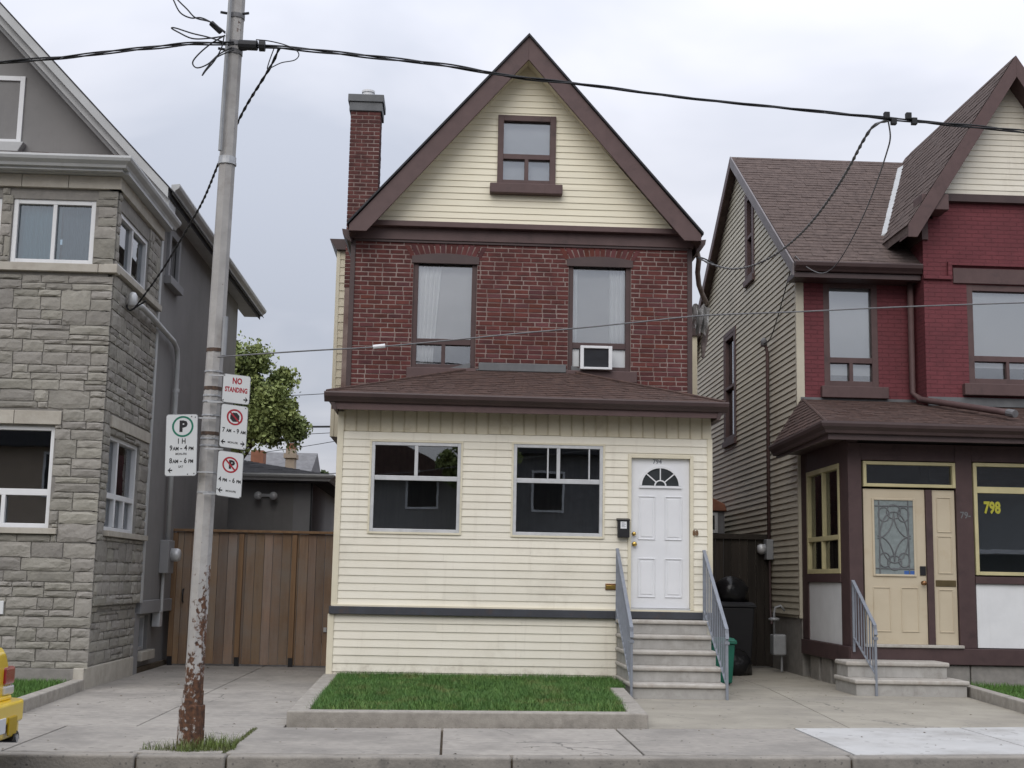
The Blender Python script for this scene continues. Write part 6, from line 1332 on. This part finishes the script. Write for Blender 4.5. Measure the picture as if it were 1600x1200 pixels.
# ------------------------------------------------------------------ yellow car parked at the kerb, only its tail in view
car = thing('parked_car', 'yellow car parked at the kerb, only its tail showing', 'car', (-5.350, 9.65, -.13))
RX0 = -3.20                                         # tail of the bumper
def carsec(x, zb, zt, wb, wt, yc=9.68):             # one cross section of the lower body
    return [(x, yc-wb*.82, zb), (x, yc-wb, zb+.10), (x, yc-wb*1.01, zb+(zt-zb)*.5), (x, yc-wt*.99, zt-.07), (x, yc-wt*.9, zt), (x, yc+wt*.9, zt), (x, yc+wt*.99, zt-.07), (x, yc+wb*1.01, zb+(zt-zb)*.5), (x, yc+wb, zb+.10), (x, yc+wb*.82, zb)]
mb = MB(); secs = [carsec(*q) for q in ((-3.320, .30, .80, .70, .60), (-3.380, .24, .84, .79, .70), (-3.550, .12, .865, .83, .76), (-4.150, .10, .87, .84, .78), (-5.350, .07, .84, .85, .80), (-6.450, .07, .80, .84, .78), (-7.250, .10, .70, .80, .72), (-7.500, .16, .55, .70, .62))]
for s in secs: mb.v += s
n = 10
for i in range(len(secs)-1):
    for j in range(n): j2 = (j+1) % n; mb.f.append((i*n+j, i*n+j2, (i+1)*n+j2, (i+1)*n+j))
mb.f += [tuple(range(n)), tuple(range((len(secs)-1)*n, len(secs)*n))[::-1]]
body = mb.build('body', K['yellow'], car, smooth=True, bevel=.02)
mb = MB(); secs = [[(x, 9.68-w0, z0), (x, 9.68-w1, z1), (x, 9.68+w1, z1), (x, 9.68+w0, z0)] for x, z0, z1, w0, w1 in ((-3.700, .84, .90, .74, .68), (-4.200, .85, 1.20, .77, .60), (-4.750, .85, 1.27, .78, .60), (-5.450, .84, 1.26, .78, .60), (-6.350, .79, .84, .74, .66))]
for s in secs: mb.v += s
for i in range(4):
    for j in range(4): j2 = (j+1) % 4; mb.f.append((i*4+j, i*4+j2, (i+1)*4+j2, (i+1)*4+j))
mb.f += [(0, 1, 2, 3), (19, 18, 17, 16)]; mb.build('cabin_glass', mat('car_glass', (.03, .035, .04), (.025, .03, .035), 2, .08, coat=.5), car, bevel=.03)
MB().box(-5.450, -4.350, 9.10, 10.26, 1.255, 1.30).build('roof', K['yellow'], car, bevel=.02)
def bump(z0, z1, inset, name, m_):                  # rounded bumper wrapping the tail
    P = [(-3.850, 8.83)]+[(RX0-.22+inset*0+(.22-inset)*math.sin(R(a)), 8.83+.20*(1-math.cos(R(a)))) for a in (0, 30, 60, 90)]; P = [(x_, y_) for x_, y_ in P]; P += [(x_, 2*9.68-y_) for x_, y_ in reversed(P)]; P += [(-3.850, 2*9.68-8.93), (-3.450, 2*9.68-9.0), (-3.450, 9.0), (-3.850, 8.93)]
    return MB().prism(P, z0, z1).build(name, K[m_], car, bevel=.02, seg=3)
bump(.30, .455, .0, 'bumper', 'yellow'); bump(.19, .299, .03, 'bumper_lower', 'yellow')
MB().box(RX0-.004, RX0+.012, 10.0, 10.18, .225, .355).build('plate_recess_shade', mat('recess_shade_yellow', (.5, .34, .015), (.45, .3, .012), 2, .5), car, bevel=.006)  # raised slab in darker car yellow: the recess shade is put into its colour
MB().box(RX0-.01, RX0+.008, 9.42, 9.94, .25, .36).build('licence_plate', K['white'], car, bevel=.004)
mb = MB(lambda u, v, w: (w, u, v)); mb.prism([(10.20, .165), (10.36, .165), (10.33, .215), (10.28, .235), (10.23, .215)], RX0-.3, RX0-.02); mb.build('exhaust_cutout', K['black'], car)
MB().tube([(-3.650, 10.28, .175), (RX0-.01, 10.28, .175)], .03, 10).build('exhaust', K['galv'], car)
for s in (-1, 1):
    yc = 9.68+s*.62; MB().box(-3.450, -3.305, yc-.10, yc+.13 if s > 0 else yc+.10, .565, .70).build('tail_light', K['redlens'], car, bevel=.02); MB().box(-3.450, -3.302, yc-.10, yc+.12 if s > 0 else yc+.10, .49, .56).build('reverse_light', K['clearlens'], car, bevel=.015)
MB().box(-3.470, -3.300, 9.0, 10.36, .455, .488).build('sill_strip', K['yellow'], car, bevel=.01)
for x_ in (-4.100, -6.600):
    for y_ in (8.90, 10.46):
        TW = lambda u, v, w, x_=x_, y_=y_: (x_+u, y_+w, .17+v)
        wh = MB(TW).lathe([(.19, -.095), (.27, -.095), (.30, -.06), (.30, .06), (.27, .095), (.19, .095)], (0, 0, 0), 24).build('wheel', K['black'], car, smooth=False); MB(TW).lathe([(.185, -.07), (.185, .07)], (0, 0, 0), 20).build('rim', K['galv'], wh)
# ------------------------------------------------------------------ across the street, behind the camera: seen only mirrored in the porch panes
def opposite(label, x0, x1, h, ridge, wallm, roofm):
    t = thing('opposite_house', label, 'house', ((x0+x1)/2, -12, 0), 'houses across the street'); tr = lambda u, v, w: (u, -12+w, v); mid = (x0+x1)/2
    MB(tr).box(x0, x1, -.1, h, -8, 0).build('wall', K[wallm], t); MB(tr).prism([(x0-.4, h), (x1+.4, h), (mid, ridge)], -8.4, .4).build('roof', K[roofm], t)
    mb = MB(tr); mb.box(mid-.5, mid+.5, 0, 2.1, 0, .06); mb.build('door', K['white'], t)
    for a in (x0+.7, x1-1.9):
        for z_ in (1.0, 3.9):
            w_ = MB(tr).box(a, a+1.2, z_, z_+1.5, 0, .05).build('window', K['white'], t); MB(tr).box(a+.08, a+1.12, z_+.08, z_+1.42, .05, .06).build('pane', K['black'], w_)
    MB(tr).box(x0+.2, x1-.2, 2.7, 2.85, 0, 1.6).build('porch_canopy', K['white'], t)
opposite('slate grey house across the street mirrored in the right porch window', 2.2, 9.2, 6.0, 9.0, 'slate', 'shingle3')
opposite('grey house across the street mirrored in the left porch window', -10.5, .2, 5.0, 8.0, 'stucco', 'shingle')
opposite('tan house across the street mirrored in the stone house windows', -20, -12, 5.6, 8.6, 'tanchim', 'shingle3')
opposite('wide grey house across the street mirrored in the right shop window', 12.0, 25.0, 6.6, 9.6, 'stucco', 'shingle3')
tree('opposite_tree', 'dark leafy tree across the street mirrored in the porch glass', (1.05, -9.5, 0), 4.0, [(-1.2, 0, 5.3, .5), (.3, 0, 6.3, .9), (-.6, 0, 5.6, .6), (.6, 0, 5.4, .7)], 6000, .10, 21, 'leaf', .16)

# ------------------------------------------------------------------ leaf litter and grit on the paving
mb = MB(); rl = random.Random(4)
def lit(x, y, s, z=.004):
    a = rl.uniform(0, 6.28); k = len(mb.v); c, d = math.cos(a)*s, math.sin(a)*s
    mb.v += [(x-c, y-d, z), (x+d*.5, y-c*.5, z+rl.uniform(0, s*.5)), (x+c, y+d, z+rl.uniform(0, s*.3)), (x-d*.5, y+c*.5, z+rl.uniform(0, s*.4))]; mb.f.append((k, k+1, k+2, k+3))
for _ in range(70):
    x = rl.uniform(-5, 7); lit(x, rl.uniform(y_kerb(x)+.1, y_back(x)), rl.uniform(.006, .02))
for _ in range(60): x = rl.uniform(-4.2, -1.7); lit(x, rl.uniform(13, 21), rl.uniform(.008, .022))
for _ in range(60): x = rl.uniform(2.2, 6.4); lit(x, rl.uniform(13.6, 21), rl.uniform(.008, .022))
for _ in range(160): x = rl.uniform(-1.4, 2.0); lit(x, y_back(x)-rl.uniform(-.02, .06), rl.uniform(.004, .014))
for _ in range(80): x = rl.uniform(-4, 6); lit(x, y_kerb(x)-rl.uniform(.02, .2), rl.uniform(.006, .02), -.126)
o = mb.build('leaf_litter', mat('litter', (.16, .12, .07), (.09, .07, .045), 8, .9), None, recalc=False); o['kind'] = 'stuff'; o['label'] = 'scattered dry leaf bits and grit on the paving'; o['category'] = 'litter'
